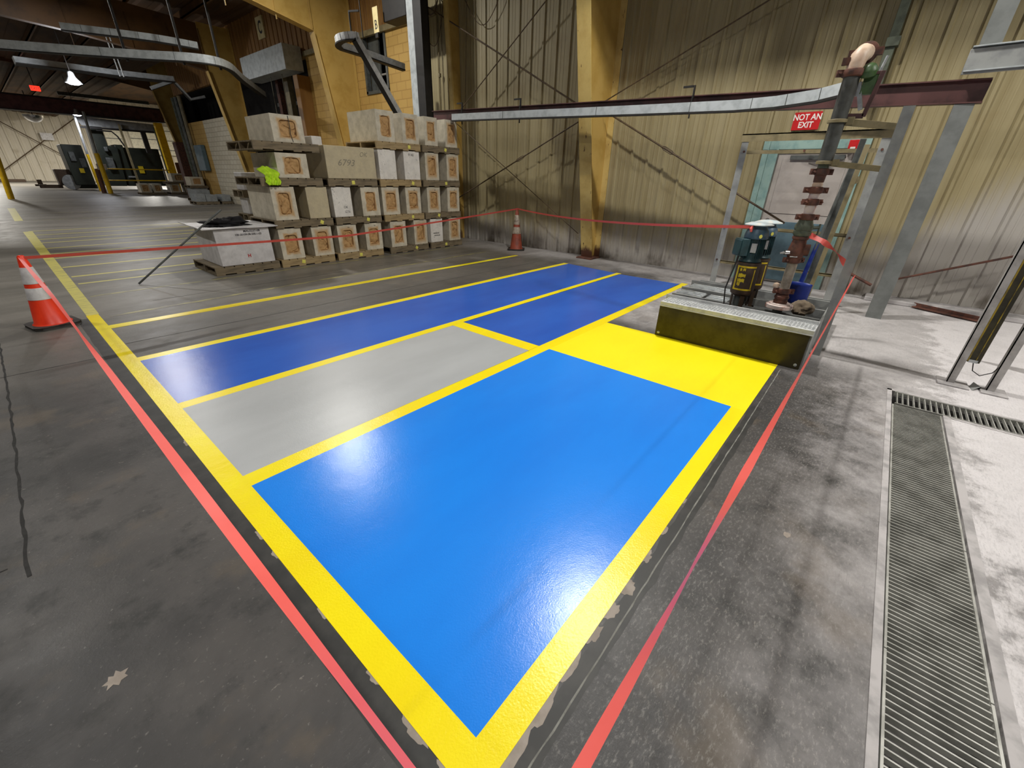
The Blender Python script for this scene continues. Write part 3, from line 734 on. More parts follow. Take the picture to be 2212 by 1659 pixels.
# white crate-like block with board, black cloth
A = block(2.16,2.98,YF+.015,.131,.56,'p','large white crate-like block with black stencilled code on the lowest left pallet', 0, d=.95, m='boxw')
mark(A, 'MAL0237-08', .048, .14, .515, 'inkb', bold=.001); mark(A, '100-20109-08-500-1-03', .042, .08, .465, 'inkb', bold=.001); mark(A, 'H', .07, .02, .13, 'inkr', bold=.003)
b = MB(); vs = []; nx, ny = 14, 10
for j in range(ny+1):
    for i in range(nx+1):
        x = 2.0+i/nx*1.12; y = YF-.03+j/ny*1.16; z = .70+.008*noise.noise(V((x*3,y*3,0)))+(.03 if i == 0 else 0)*(j/ny)
        vs += [(x,y,z)]
n1 = len(vs); vs += [(a[0],a[1],a[2]+.012) for a in vs]
fs = []
for j in range(ny):
    for i in range(nx):
        k = j*(nx+1)+i; q = (k, k+1, k+nx+2, k+nx+1); fs.append(q[::-1]); fs.append(tuple(a+n1 for a in q))
for i in range(nx): fs.append((i, i+1, i+1+n1, i+n1)); k = ny*(nx+1)+i; fs.append((k+1, k, k+n1, k+1+n1))
for j in range(ny): k = j*(nx+1); fs.append((k+nx+1, k, k+n1, k+nx+1+n1)); k += nx; fs.append((k, k+nx+1, k+nx+1+n1, k+n1))
b.add(vs, fs); tag(b.build('cover_board', M['boxw']), 'thin white board lying on the white crate-like block', 'board')
def lump(name, m, c, dims, seed, label, cat, nu=36, nv=22, amp=.35, drape=None):
    b = MB(); vs = []; fs = []
    for j in range(nv+1):
        ph = PI*j/nv
        for i in range(nu):
            th = 2*PI*i/nu; p = V((math.sin(ph)*math.cos(th), math.sin(ph)*math.sin(th), math.cos(ph)))
            k = 1+amp*noise.noise(p*1.8+V((seed,0,0)))+amp*.5*noise.noise(p*4.5+V((seed,2,0)))+amp*.2*noise.noise(p*10)
            q = V((p.x*dims[0]*k, p.y*dims[1]*k, p.z*dims[2]*k))
            if drape: q = drape(q)
            vs.append(q+V(c))
    for j in range(nv):
        for i in range(nu):
            k = (i+1) % nu; fs.append((j*nu+i, (j+1)*nu+i, (j+1)*nu+k, j*nu+k))
    b.add(vs, fs); return tag(b.build(name, m, angle=60), label, cat)
def flatb(z0):
    def f(q): return V((q.x, q.y, max(q.z, z0)))
    return f
lump('folded_cloth', M['cloth'], (2.42,8.22,.745), (.34,.16,.085), 3, 'crumpled black cloth lying on the board over the white block', 'cloth', amp=.7, drape=flatb(-.028))
# lime vest hanging over the front of third-tier pallet
b = MB(); nu, nv = 26, 30; vs = []
for j in range(nv+1):
    t_ = j/nv
    for i in range(nu+1):
        u = i/nu*2-1
        if t_ < .25: z = 1.455+.11*math.sin(t_/.25*PI)+.05*(1-abs(u)); y = 7.91+.26*(1-t_/.25)
        else: z = 1.455-(t_-.25)*.0; y = 7.90
        zz = 1.50-(t_-.25)*.23 if t_ >= .25 else 1.50+.10*math.sin((1-t_/.25)*PI*.5)*(1-.5*u*u)
        w = .115*(1+.25*noise.noise(V((t_*3,1,0))))*(1 if t_ < .8 else 1-(t_-.8)*1.2)
        x = 3.20+u*w+.02*noise.noise(V((t_*5,0,2)))
        y += -.02-.035*abs(noise.noise(V((u*3.1, t_*1.6, 5))))-.015*math.sin(u*9+t_*3)
        vs.append((x, y, zz+.015*noise.noise(V((u*4,t_*4,9)))))
b.add(vs, [(j*(nu+1)+i, j*(nu+1)+i+1, (j+1)*(nu+1)+i+1, (j+1)*(nu+1)+i) for j in range(nv) for i in range(nu)])
o = b.build('safety_vest', M['hivis'], angle=70); s = o.modifiers.new('s','SOLIDIFY'); s.thickness = .012; s.offset = 0
tag(o, 'lime green high-visibility vest draped over the left end of the third-tier pallet', 'vest')
# leaning bar
b = MB(); b.tube([(1.08,8.06,.012),(2.01,7.905,.742),(2.33,7.852,.985)], .013, 8); tag(b.build('steel_bar', M['dgrey']), 'thin grey steel bar leaning from the floor against the white crate-like block', 'bar')
# white block behind the left stack
z = 0
for i, (h, lb) in enumerate([(.52,'bottom'),(.29,'middle'),(.30,'top')]):
    pallet(3.22, 4.24, 9.4, z, 'wood', 'pallet behind the left end of the stack, %s one of three' % lb, group='pallets behind the stack', d=.5)
    block(3.27, 3.7, 9.42, z+.131, h, 'w', 'white block showing behind the left end of the stack, %s one of three' % lb, 0, d=.35, m='boxw', group='white blocks behind the stack')
    z += .131+h
block(4.21,4.40,8.36,1.972,.15,'w','small white block lying on the long numbered block behind the top left pallet', 0, d=.3, m='boxw', group='white blocks behind the stack')
pallet(4.0,5.0,9.2,0,'wood','floor pallet hidden behind the numbered block column', group='pallets behind the stack')
block(4.05,4.45,9.25,.131,1.845,'w','tall block behind the numbered block', 0, d=.5, m='block', group='white blocks behind the stack')

# distant pallets of blocks
def farpal(x0, x1, y, z, blocks, lb, wood='wood'):
    pallet(x0, x1, y, z, wood, 'pallet '+lb, group='distant pallets', d=1.1)
    for (a, c, h, k, m, l2) in blocks:
        block(a, c, y+.05, z+.131, h, k, l2, 3, d=.9, m=m, group='distant blocks')
farpal(6.85,8.2,37.5,0,[(6.9,7.42,.52,'r','block','distant pale block at the left end of the row beyond the yellow posts'),(7.55,8.05,.52,'r','block','distant pale block, second in the row beyond the yellow posts')],'farthest left in the distant row')
farpal(8.45,9.95,37.5,0,[(8.5,9.05,.52,'r','block','distant block under the doubled pallet, left'),(9.35,9.85,.52,'r','block','distant block under the doubled pallet, right')],'at the bottom of the distant doubled stack')
farpal(8.4,9.95,37.5,.66,[(8.75,9.55,.5,'r','block','distant block alone on the upper of two pallets')],'at the top of the distant doubled stack')
farpal(6.75,7.75,26.0,0,[(6.8,7.2,.34,'p','blockg','low grey slab on the mid-distance pallet, left'),(7.22,7.7,.3,'p','blockg','low grey slab on the mid-distance pallet, right')],'with grey slabs in the middle distance, left')
farpal(7.85,8.35,26.0,0,[(7.9,8.3,.3,'p','blockg','low grey slab on the second mid-distance pallet')],'with a grey slab in the middle distance, right')
farpal(7.2,8.2,27.4,0,[(7.25,7.85,.48,'p','blockg','grey slab behind the mid-distance slabs')],'behind the grey slabs in the middle distance')
farpal(7.5,8.35,29.2,0,[(7.55,8.3,.5,'p','blockg','grey slab stack base by the white block wall')],'by the white block wall, lower')
farpal(7.5,8.35,29.2,.64,[(7.6,8.2,.42,'r','block','cream block with tan core by the white block wall')],'by the white block wall, upper')

# ---------------------------------------------------------------- cones
def cone(loc, H, m, mw, label, rz, base=.36, topr=.028):
    t = thing('traffic_cone', label, 'traffic cone', loc, rz); r0 = base*.39
    def rad(z): return r0+(topr-r0)*(z/H)
    b = MB(); b.lathe((0,0,0), [(r0+.012,.03),(rad(.05),.05),(rad(H*.5),H*.5),(rad(H-.012),H-.012),(topr*.75,H),(topr*.6,H-.01)], 32); cb = b.build('cone_body', m, t, angle=50)
    for z0, z1 in ((.40*H,.565*H),(.62*H,.845*H)):
        b = MB(); b.lathe((0,0,0), [(rad(z0)+.0005,z0),(rad(z0)+.003,z0+.003),(rad(z1)+.003,z1-.003),(rad(z1)+.0005,z1)], 32); q = b.build('reflective_collar', mw, cb)
    b = MB(); h = base/2; c = .05
    b.prism([(h-c,-h),(h,-h+c),(h,h-c),(h-c,h),(-h+c,h),(-h,h-c),(-h,-h+c),(-h+c,-h)], 2, 0, .032); b.build('rubber_base', M['rubber'], t, bevel=.006)
    return t
cone((.06,6.46,0), .72, M['orange'], M['refl'], 'bright orange traffic cone with white collars beside the old yellow border at the left', .2, .37)
cone((7.84,6.5,0), .91, M['orange2'], M['reflg'], 'grimy tall orange traffic cone by the corrugated wall', .6, .38, .025)

# ---------------------------------------------------------------- barrier tape
def pw(*kv):
    def f(s):
        for (a, x), (b_, y) in zip(kv, kv[1:]):
            if s <= b_: return x+(y-x)*(s-a)/(b_-a)
        return kv[-1][1]
    return f
def tape(pts, wid, ang, label, n=60, sag=0, name='barrier_tape'):
    P = [V(p) for p in pts]; seg = [(P[i+1]-P[i]).length for i in range(len(P)-1)]; L = sum(seg)
    def at(s):
        s *= L
        for i, d in enumerate(seg):
            if s <= d or i == len(seg)-1: return P[i].lerp(P[i+1], min(1, s/d))
            s -= d
    pp = []; ww = []
    for i in range(n+1):
        s = i/n; p = at(s); p.z -= sag*4*s*(1-s); pp.append(p)
        d = (at(min(1, s+.01))-at(max(0, s-.01))).normalized(); side = d.cross(V((0,0,1))).normalized(); up = side.cross(d)
        a = ang(s); ww.append((side*math.cos(a)+up*math.sin(a))*wid)
    b = MB(); b.ribbon(pp, ww); o = b.build(name, M['tape'], smooth=True, angle=170)
    return tag(o, label, 'tape', 'coral barrier tape')
tape([(.05,6.44,.70),(.10,4.4,.70),(.14,.10,.72)], .031, pw((0,.6),(.2,.2),(.42,.9),(.5,1.05),(.6,.5),(.72,.3),(.8,.2),(.87,.45),(.95,.95),(1,1.1)), 'coral barrier tape running from the near cone down the left side past the viewer', sag=.03)
tape([(.14,.10,.72),(4.88,.068,.80)], .03, pw((0,.5),(.06,.7),(.13,1.3),(.17,1.0),(.23,.45),(.3,.75),(.42,1.15),(.6,1.2),(.8,1.1),(1,1.1)), 'coral barrier tape twisting from the near corner up to the grey post on the right', n=90, sag=.0)
tape([(.08,6.43,.70),(3.6,6.47,.66),(7.82,6.47,.9)], .036, lambda s: PI/2-.5, 'coral barrier tape between the two cones, crossing in front of the pallet stack', sag=.02)
tape([(7.84,6.48,.9),(4.96,1.03,1.135)], .03, lambda s: 1.2+.3*s, 'coral barrier tape from the far cone to the motor', sag=.09)
tape([(5.02,.52,1.1),(5.06,.40,1.05),(5.03,.28,.98),(4.98,.12,.84)], .05, lambda s: 1.3+.9*math.sin(s*8), 'short twisted coral barrier tape between the valve pipe and the grey post', n=30)
b = MB(); b.tube([(4.945,1.01,1.09),(4.935,1.015,1.12),(4.945,1.01,1.155)], [.010,.016,.006], 8); tag(b.build('tape_knot', M['tape']), 'coral tape knot on the front motor hood', 'tape')

# ---------------------------------------------------------------- pump skid
t = thing('pump_skid', 'low steel platform with perforated walkway edge beside the yellow apron', 'platform', (0,0,0))
b = MB(); b.box((4.355,.20,.0),(4.372,1.578,.335)); o = b.build('front_plate', M['skid'], t, bevel=.003); fp = o; o['label'] = 'dark olive scratched plate'
for y, z in ((.235,.04),(1.54,.04)):
    b = MB(); b.lathe((0,0,0), [(.014,0),(.014,.006),(.008,.009)], 12, Matrix.Translation((4.355,y,z)) @ Matrix.Rotation(-PI/2,4,'Y')); b.build('bolt', M['galv'], fp)
b = MB(); b.box((4.372,.185,0),(6.2,.2,.34)); b.build('side_plate', M['grey'], t, bevel=.002)
b = MB(); b.box((4.33,.18,.345),(4.338,1.57,.385)); b.box((4.555,.18,.345),(4.563,1.60,.42)); b.box((4.338,.18,.377),(4.555,1.57,.385)); b.box((4.325,.18,.337),(4.36,1.57,.345)); b.build('walkway_channel', M['galvw'], t, bevel=.002)
b = MB(); n = 0
for iy in range(46):
    for ix in range(4):
        y = .20+iy*.0298; x = 4.37+ix*.052+(.013 if iy % 2 else 0)
        if x < 4.555:
            prof = [(.013,.385),(.011,.394),(.0075,.395),(.0065,.387)]
            b.lathe((x,y,0), prof, 8)
q = b.build('perforated_tread', M['galvw'], t); q['kind'] = 'stuff'
# inner planks
for (x0,x1,y0,y1,z) in ((4.64,4.95,1.08,1.50,.29),(4.70,4.98,1.52,1.68,.29),(5.10,5.40,1.40,1.72,.29),(5.05,5.38,1.12,1.36,.29),(5.55,5.85,1.10,1.72,.29),(4.62,4.95,.22,.42,.31)):
    b = MB(); b.box((x0,y0,z),(x1,y1,z+.012))
    for k in range(4): xx = x0+.03+k*(x1-x0-.06)/3; b.box((xx-.014,y0+.01,z+.012),(xx+.014,y1-.01,z+.022))
    b.build('walkway_plank', M['galv'], t, bevel=.002)
b = MB()
for x, y1 in ((4.60,1.64),(5.03,1.70),(5.46,1.74),(5.95,1.78)): b.box((x-.012,.2,.25),(x+.012,y1,.33))
b.box((4.40,1.53,.0),(6.2,1.55,.25)); b.box((6.18,.2,0),(6.2,1.74,.3)); b.build('frame_rail', M['grey'], t, bevel=.002)
b = MB(); b.box((4.38,.21,0.004),(6.17,1.55,.02)); b.build('sump_floor', M['trench'], t, False)

def motor(cx, cy, label, rz=0, knot=False):
    t = thing('pump_motor', label, 'pump', (cx,cy,.021), rz); Z = -.021; t.scale = (.80,.80,1)
    b = MB()
    for a in (.5, 2.07, 3.64, 5.2):
        b = MB(); b.bar((math.cos(a)*.10, math.sin(a)*.10, 0), (math.cos(a)*.105, math.sin(a)*.105, .44), .055, .012, up=(math.cos(a), math.sin(a), 0)); b.build('leg', M['brown'], t, bevel=.002)
    b = MB(); b.lathe((0,0,Z), [(.07,.30),(.07,.46)], 18); b.build('shaft_housing', M['dgrey'], t)
    b = MB(); b.lathe((0,0,Z), [(.10,.43),(.135,.455),(.142,.48),(.142,.76),(.147,.765),(.147,.785),(.10,.785)], 30); pb = b.build('pump_barrel', M['brown'], t)
    # painted yellow frame and stencilled marks wrapped on the barrel (facing the viewer)
    def arc(a0, a1, z0, z1, r=.1432, n=10):
        q = MB(); vs = []
        for i in range(n+1):
            a = a0+(a1-a0)*i/n
            vs += [(r*math.cos(a), r*math.sin(a), z0+Z), (r*math.cos(a), r*math.sin(a), z1+Z)]
        q.add(vs, [(2*i, 2*i+2, 2*i+3, 2*i+1) for i in range(n)]); return q
    s = MB(); A0, A1 = PI-.75, PI+1.0
    for q in (arc(A0,A1,.735,.752), arc(A0,A1,.50,.517), arc(A0,A0+.2,.50,.752), arc(A1-.16,A1-.05,.52,.72)): s.add(q.v, q.f)
    s.build('painted_frame', M['stencil'], pb)
    s = MB()
    for (zz, hh, segs) in ((.715,.026,((.02,.20),(.30,.52))), (.655,.034,((-.02,.62),)), (.605,.034,((-.02,.60),)), (.565,.03,((.02,.30),)), (.772,.010,((.25,.55),))):
        for a, c in segs:
            nn = 12; vs = []
            for i in range(nn+1):
                an = PI-.42+a+(c-a)*i/nn; j = noise.noise(V((an*14, zz*40, cx)))
                vs += [(.1436*math.cos(an), .1436*math.sin(an), zz-hh/2*(1+j)+Z), (.1436*math.cos(an), .1436*math.sin(an), zz+hh/2*(1-.8*noise.noise(V((an*17, zz*31, 4))))+Z)]
            s.add(vs, [(2*i, 2*i+2, 2*i+3, 2*i+1) for i in range(nn)])
    s.build('stencilled_marking', M['stencil'], pb)
    b = MB(); b.lathe((0,0,Z), [(.10,.785),(.128,.79),(.132,.80),(.118,.82),(.118,1.03),(.122,1.035)], 30)
    for k in range(30):
        a = 2*PI*k/30; b.bar((math.cos(a)*.117, math.sin(a)*.117, .83+Z), (math.cos(a)*.117, math.sin(a)*.117, 1.02+Z), .004, .026, up=(math.cos(a), math.sin(a), 0))
    mb = b.build('motor_body', M['motor'], t)
    b = MB(); b.lathe((0,0,Z), [(.136,1.02),(.142,1.028),(.14,1.06),(.125,1.10),(.10,1.125),(.095,1.145),(.06,1.15)], 30); mh = b.build('motor_hood', M['motorb'], t)
    b = MB(); b.lathe((0,0,Z), [(.145,1.152),(.168,1.15),(.166,1.158),(.10,1.176),(.03,1.182)], 30); b.build('rain_cap', M['disc'], t)
    a = PI-.8; d = V((math.cos(a), math.sin(a), 0)); M4 = Matrix.Translation(d*.165+V((0,0,.935+Z))) @ Matrix.Rotation(a, 4, 'Z')
    b = MB(); b.box((-.055,-.085,-.085),(.05,.085,.085), M4); b.box((.05,-.078,-.075),(.062,.078,.075), M4); b.build('terminal_box', M['motor'], t, bevel=.008)
    a = PI+.25; M4 = Matrix.Translation(V((math.cos(a)*.133, math.sin(a)*.133, .935+Z))) @ Matrix.Rotation(a, 4, 'Z')
    b = MB(); b.box((-.006,-.032,-.045),(.002,.032,.045), M4); b.build('nameplate', M['galv'], mb)
    a = PI+.55; b = MB(); b.lathe((0,0,0), [(.019,0),(.019,.003)], 18, Matrix.Translation((math.cos(a)*.143, math.sin(a)*.143, 1.05+Z)) @ Matrix.Rotation(a, 4, 'Z') @ Matrix.Rotation(PI/2, 4, 'Y')); b.build('round_sticker', M['note'], mh)
    a = PI-.8; x, y = math.cos(a), math.sin(a)
    b = MB(); b.tube([(x*.17,y*.17,.86+Z),(x*.18,y*.18,.78+Z),(x*.21,y*.21,.64+Z),(x*.24,y*.24,.5+Z),(x*.21,y*.21,.36+Z),(x*.2,y*.2,.32+Z)], [.012,.012,.009,.009,.009,.009], 8); b.build('power_cable', M['cable'], t)
    return t
motor(5.06,.975, 'front pump motor, blue-green with terminal box, yellow stencilled brown barrel and taped hood')
motor(5.44,.965, 'rear pump motor standing partly hidden behind the front one', .2)

# discharge pipe with fittings
t = thing('discharge_pipe', 'tall pipe riser with rusty clamps and valves standing beside the motors', 'pipe', (5.007,.582,0)); px, py = 0, 0
def lat(name, prof, m, n=22, lb=None):
    b = MB(); b.lathe((0,0,0), prof, n); o = b.build(name, M[m], t)
    if lb: o['label'] = lb
    return o
lat('stub', [(.045,.02),(.045,.38)], 'dgrey')
lat('base_flange', [(.118,.375),(.125,.38),(.125,.415),(.10,.42),(.10,.428),(.07,.43)], 'rustw', 28, 'dusty round flange')
lat('rubber_sleeve', [(.062,.43),(.065,.455),(.058,.46),(.058,.475),(.066,.48),(.066,.50),(.058,.505),(.058,.52)], 'rust')
def clamp(z, r, m='rust', ang=0, lb=None):
    b = MB(); b.lathe((0,0,0), [(r*.92,z-.028),(r*1.12,z-.022),(r*1.2,z),(r*1.12,z+.022),(r*.92,z+.028)], 24)
    for s in (0, PI):
        a = ang+s; M4 = Matrix.Translation((math.cos(a)*r*1.38, math.sin(a)*r*1.38, z)) @ Matrix.Rotation(a, 4, 'Z')
        b.box((-.024,-.014,-.024),(.026,.014,.024), M4)
        b.tube([M4 @ V((.006,-.036,0)), M4 @ V((.006,.036,0))], .009, 8)
    o = b.build('pipe_clamp', M[m], t, bevel=0)
    if lb: o['label'] = lb
clamp(.55, .052, 'rust', 2.1)
lat('pipe_section', [(.044,.55),(.046,.84)], 'rustg')
b = MB(); b.lathe((0,0,0), [(.005,-.03),(.026,-.02),(.032,0),(.026,.02),(.005,.03)], 14, Matrix.Translation((-.02,.075,.60))); b.build('gauge_ball', M['cream'], t)
clamp(.86, .055, 'rust', 2.3)
b = MB(); b.lathe((0,0,0), [(.052,.86),(.07,.90),(.075,.95),(.066,1.0),(.058,1.05),(.07,1.06),(.07,1.08),(.05,1.085)], 24)
b.tube([(0,0,.96),(.02,-.10,.96)], [.05,.055], 14); b.build('check_valve', M['rust'], t)
b = MB(); b.tube([(-.05,.05,.93),(-.075,.085,.93)], .022, 10); b.tube([(-.075,.085,.93),(-.09,.12,.92)], [.012,.008], 8); b.tube([(-.06,-.03,.90),(-.072,.03,.895)], .007, 6); b.build('valve_pin', M['chrome'], t)
b = MB(); b.lathe((0,0,0), [(.06,1.08),(.075,1.10),(.075,1.13),(.07,1.135),(.078,1.15),(.078,1.18),(.066,1.20),(.055,1.235)], 8); b.tube([(.02,-.06,1.16),(.03,-.12,1.17)], .014, 8); b.tube([(.03,-.12,1.10),(.03,-.12,1.2)], .008, 6); b.build('globe_valve', M['valve'], t)
clamp(1.255, .055, 'rust', 2.2)
lat('pipe_section', [(.044,1.26),(.046,1.34),(.042,1.38)], 'rustw', 20)
clamp(1.385, .052, 'rust', 2.4)
lat('pipe_section', [(.042,1.39),(.042,1.48)], 'rustw', 20, 'white dusty pipe')
clamp(1.485, .052, 'rust', 2.0)
lat('pipe_section', [(.035,1.50),(.042,1.53),(.035,1.56)], 'cream')
lat('pipe_section', [(.042,1.55),(.046,1.62)], 'rust')
clamp(1.635, .05, 'rust', 2.2)
lat('pipe_section', [(.044,1.64),(.044,1.71)], 'valve')
b = MB(); b.lathe((0,0,0), [(.068,1.695),(.068,1.722)], 20); b.bar((0,0,1.708),(.0,-.42,1.66), .03, .045); b.cbox((.0,-.08,1.708), (.05,.05,.05)); b.build('pipe_bracket', M['conduit'], t, bevel=.003)
lat('pipe_section', [(.058,1.71),(.060,2.345)], 'pipe', 24, 'charcoal large-bore pipe')
b = MB(); b.lathe((0,0,0), [(.076,2.01),(.076,2.035)], 20); b.bar((0,0,2.022),(.0,-.42,1.965), .03, .05); b.cbox((.0,-.09,2.02), (.05,.05,.06)); b.build('pipe_bracket', M['conduit'], t, bevel=.003)
clamp(2.36, .068, 'rust', 2.0)
b = MB(); b.tube([(0,0,2.36),(0,0,2.42),(.012,-.006,2.47),(.05,-.02,2.50),(.12,-.04,2.505)], [.06,.062,.064,.064,.06], 20); b.build('elbow', M['cream'], t)
b = MB(); b.lathe((0,0,0), [(.06,-.022),(.078,-.016),(.082,0),(.078,.016),(.06,.022)], 22, Matrix.Translation((.10,-.035,2.505)) @ Matrix.Rotation(PI/2,4,'Y')); b.cbox((.10,.06,2.51),(.04,.05,.05)); b.cbox((.10,-.12,2.51),(.04,.05,.05)); b.cbox((-.03,.07,2.44),(.03,.05,.05)); b.build('elbow_clamp', M['rust'], t)
b = MB(); b.lathe((0,0,0), [(.045,-.03),(.06,-.02),(.06,.02),(.04,.05),(.02,.06)], 16, Matrix.Translation((.02,-.10,2.36)) @ Matrix.Rotation(-.5,4,'Y')); b.cbox((.05,-.13,2.28),(.07,.09,.14)); b.build('air_valve', M['valveg'], t, bevel=.004)
b = MB(); b.bar((.03,-.06,2.29),(.02,-.13,2.10), .02, .03); b.tube([(.03,-.07,2.3),(.03,-.07,2.2)], .012, 8); b.tube([(.03,-.17,2.34),(.03,-.19,2.46)], .01, 8); b.build('valve_linkage', M['galv'], t)
b = MB(); b.bar((.02,-.04,2.06),(.02,-.165,2.055), .03, .035); b.bar((.02,-.165,2.05),(.02,-.20,2.36), .03, .03, up=(1,0,0)); b.bar((.02,-.20,2.35),(.02,-.06,2.35),.025,.02); b.build('support_frame', M['maroon'], t, bevel=.002)

# dusty lint heap, small bits by the sump
lump('cobweb_dust', mat('grey_brown_lint', (122,108,90), (92,80,66), .95, sc=9, bump=.6), (5.26,.40,.36), (.17,.10,.07), 8, 'grey brown dust heap clinging between the pipe flange and the post', 'dust', amp=.3)
# blue shovel
t = thing('shovel', 'blue shovel standing on its blade behind the pipe riser', 'shovel', (5.42,.50,.36))
b = MB(); b.tube([(0,0,.24),(.15,-.05,1.0),(.22,-.09,1.50)], .015, 10); b.build('handle', M['dgrey'], t)
b = MB(); b.tube([(-.01,0,.2),(.08,-.025,.62)], [.024,.018], 10); b.build('socket', M['shovel'], t)
b = MB(); nu, nv = 10, 10; vs = []
for j in range(nv+1):
    v_ = j/nv
    for i in range(nu+1):
        u = i/nu*2-1; w = .115*(1-.1*v_) if v_ < .95 else .095
        vs.append((-.03+.04*u*u-.05*(1-v_)*.5-.04*v_*0, u*w, .22-.22*v_+(.02*(1-u*u) if j == 0 else 0)))
b.add(vs, [(j*(nu+1)+i, j*(nu+1)+i+1, (j+1)*(nu+1)+i+1, (j+1)*(nu+1)+i) for j in range(nv) for i in range(nu)])
o = b.build('blade', M['shovel'], t, angle=60); s = o.modifiers.new('s','SOLIDIFY'); s.thickness = .006
# dark conduit strip leaning behind pipe in front of door
b = MB(); b.bar((5.55,.46,.34),(5.6,.40,1.93), .05, .03, up=(1,0,0)); tag(b.build('steel_strut', M['dgrey'], bevel=.003), 'dark grey strut standing behind the riser in front of the door', 'strut')

# ---------------------------------------------------------------- gantry frame round the door
t = thing('gantry_frame', 'grey angle-iron gantry frame standing in front of the door', 'frame')
gx = 7.25
b = MB(); b.box((gx-.04,1.878,0),(gx+.02,1.886,2.13)); b.box((gx-.05,1.80,0),(gx-.04,1.886,2.13)); b.build('post', M['grey'], t, False)
b = MB(); b.box((gx-.04,.334,0),(gx+.02,.342,2.13)); b.box((gx-.05,.25,0),(gx-.04,.342,2.13)); b.build('post', M['grey'], t, False)
b = MB(); b.box((gx-.056,.22,2.05),(gx-.0505,1.90,2.145)); b.box((gx-.056,.22,2.1305),(gx+.05,1.90,2.145)); b.build('header', M['conduit'], t, False)
b = MB(); b.box((gx-.036,.345,1.90),(gx-.030,1.795,1.945))
b.build('slotted_rail', M['conduit'], t, False)
b = MB(); b.box((gx-.03,.32,.92),(gx-.02,1.86,.965)); b.box((gx-.03,.32,.925),(gx+.01,1.86,.93)); b.build('rung', M['conduit'], t, False)
b = MB(); b.box((gx-.03,.32,.40),(gx-.02,1.86,.44)); b.box((gx-.03,.32,.43),(gx+.01,1.86,.44)); b.build('rung', M['conduit'], t, False)
for y, z in ((1.85,.93),(1.85,.45),(1.83,1.93),(.30,.92),(.30,1.93),(1.1,1.93)):
    b = MB(); b.lathe((0,0,0), [(.014,0),(.014,.012)], 10, Matrix.Translation((gx-.05,y,z)) @ Matrix.Rotation(-PI/2,4,'Y')); b.build('bolt', M['rust'], t)
# rusty flat next to the gantry right side
b = MB(); b.bar((6.6,.50,.0),(6.65,.42,1.95), .05, .02, up=(1,0,0)); b.bar((6.65,.44,1.62),(6.65,.42,1.55), .09,.03, up=(1,0,0)); tag(b.build('flat_bar', M['conduit'], bevel=.002), 'brown flat bar standing between the gantry and the riser', 'bar')

# ---------------------------------------------------------------- grey posts, maroon beam, track
def hpost(name, x, y, z1, w, label, m='grey', z0=0, dpt=None, group=None):
    dpt = dpt or w; b = MB(); h = w/2; k = dpt/2
    b.box((x-k,y-h,z0),(x-k+.008,y+h,z1)); b.box((x+k-.008,y-h,z0),(x+k,y+h,z1)); b.box((x-k+.008,y-.004,z0),(x+k-.008,y+.004,z1))
    return tag(b.build(name, M[m], smooth=False), label, 'post', group)
hpost('steel_post', 4.93,.135,2.095,.075,'grey steel post with the tape tied to it at the right corner of the skid', dpt=.035)
t = thing('steel_post', 'tall broad grey post under the end of the maroon beam', 'post')
b = MB()
for z0, z1 in ((0,2.325),(2.60,6.6)): b.box((7.0,-.33,z0),(7.01,-.17,z1)); b.box((7.09,-.33,z0),(7.1,-.17,z1)); b.box((7.01,-.255,z0),(7.09,-.245,z1))
b; b.build('column', M['grey2'], t, False)
b = MB(); b.box((6.9,-.62,2.57),(6.92,-.12,2.78)); b.build('splice_plate', M['grey'], t, bevel=.004)
b = MB(); b.box((6.93,-4,2.59),(6.945,-.13,2.80)); b.box((6.87,-4,2.79),(7.0,-.13,2.80)); b.box((6.87,-4,2.59),(7.0,-.13,2.60)); tag(b.build('cross_beam', M['lgrey'], smooth=False), 'light grey beam leading off to the right from the broad post', 'beam')
# maroon beam
t = thing('beam', 'long maroon steel beam carrying the track from the dark pole to the broad post', 'beam')
p, q = V((7.41,8.72,2.755)), V((7.04,-.38,2.43))
b = MB(); b.bar(p, q, .012, .2); b.bar(p+V((0,0,.1)), q+V((0,0,.1)), .11, .012); b.bar(p-V((0,0,.1)), q-V((0,0,.1)), .11, .012); b.build('girder', M['maroon'], t, False)
def hanger(y, h=.1):
    f_ = (y-8.62)/(-.38-8.62); c = p.lerp(q, f_)+V((-.1,0,.1)); b = MB()
    b.bar(c+V((.02,0,-.03)), c+V((.02,0,.12)), .02, .03); b.bar(c+V((.02,.02,.11)), c+V((.02,.16,.11)), .02, .025); b.bar(c+V((0,0,-.28)), c+V((0,0,.0)), .015, .02); b.build('hanger_bracket', M['black'], t, False)
for y in (7.55,5.9,2.62): hanger(y)
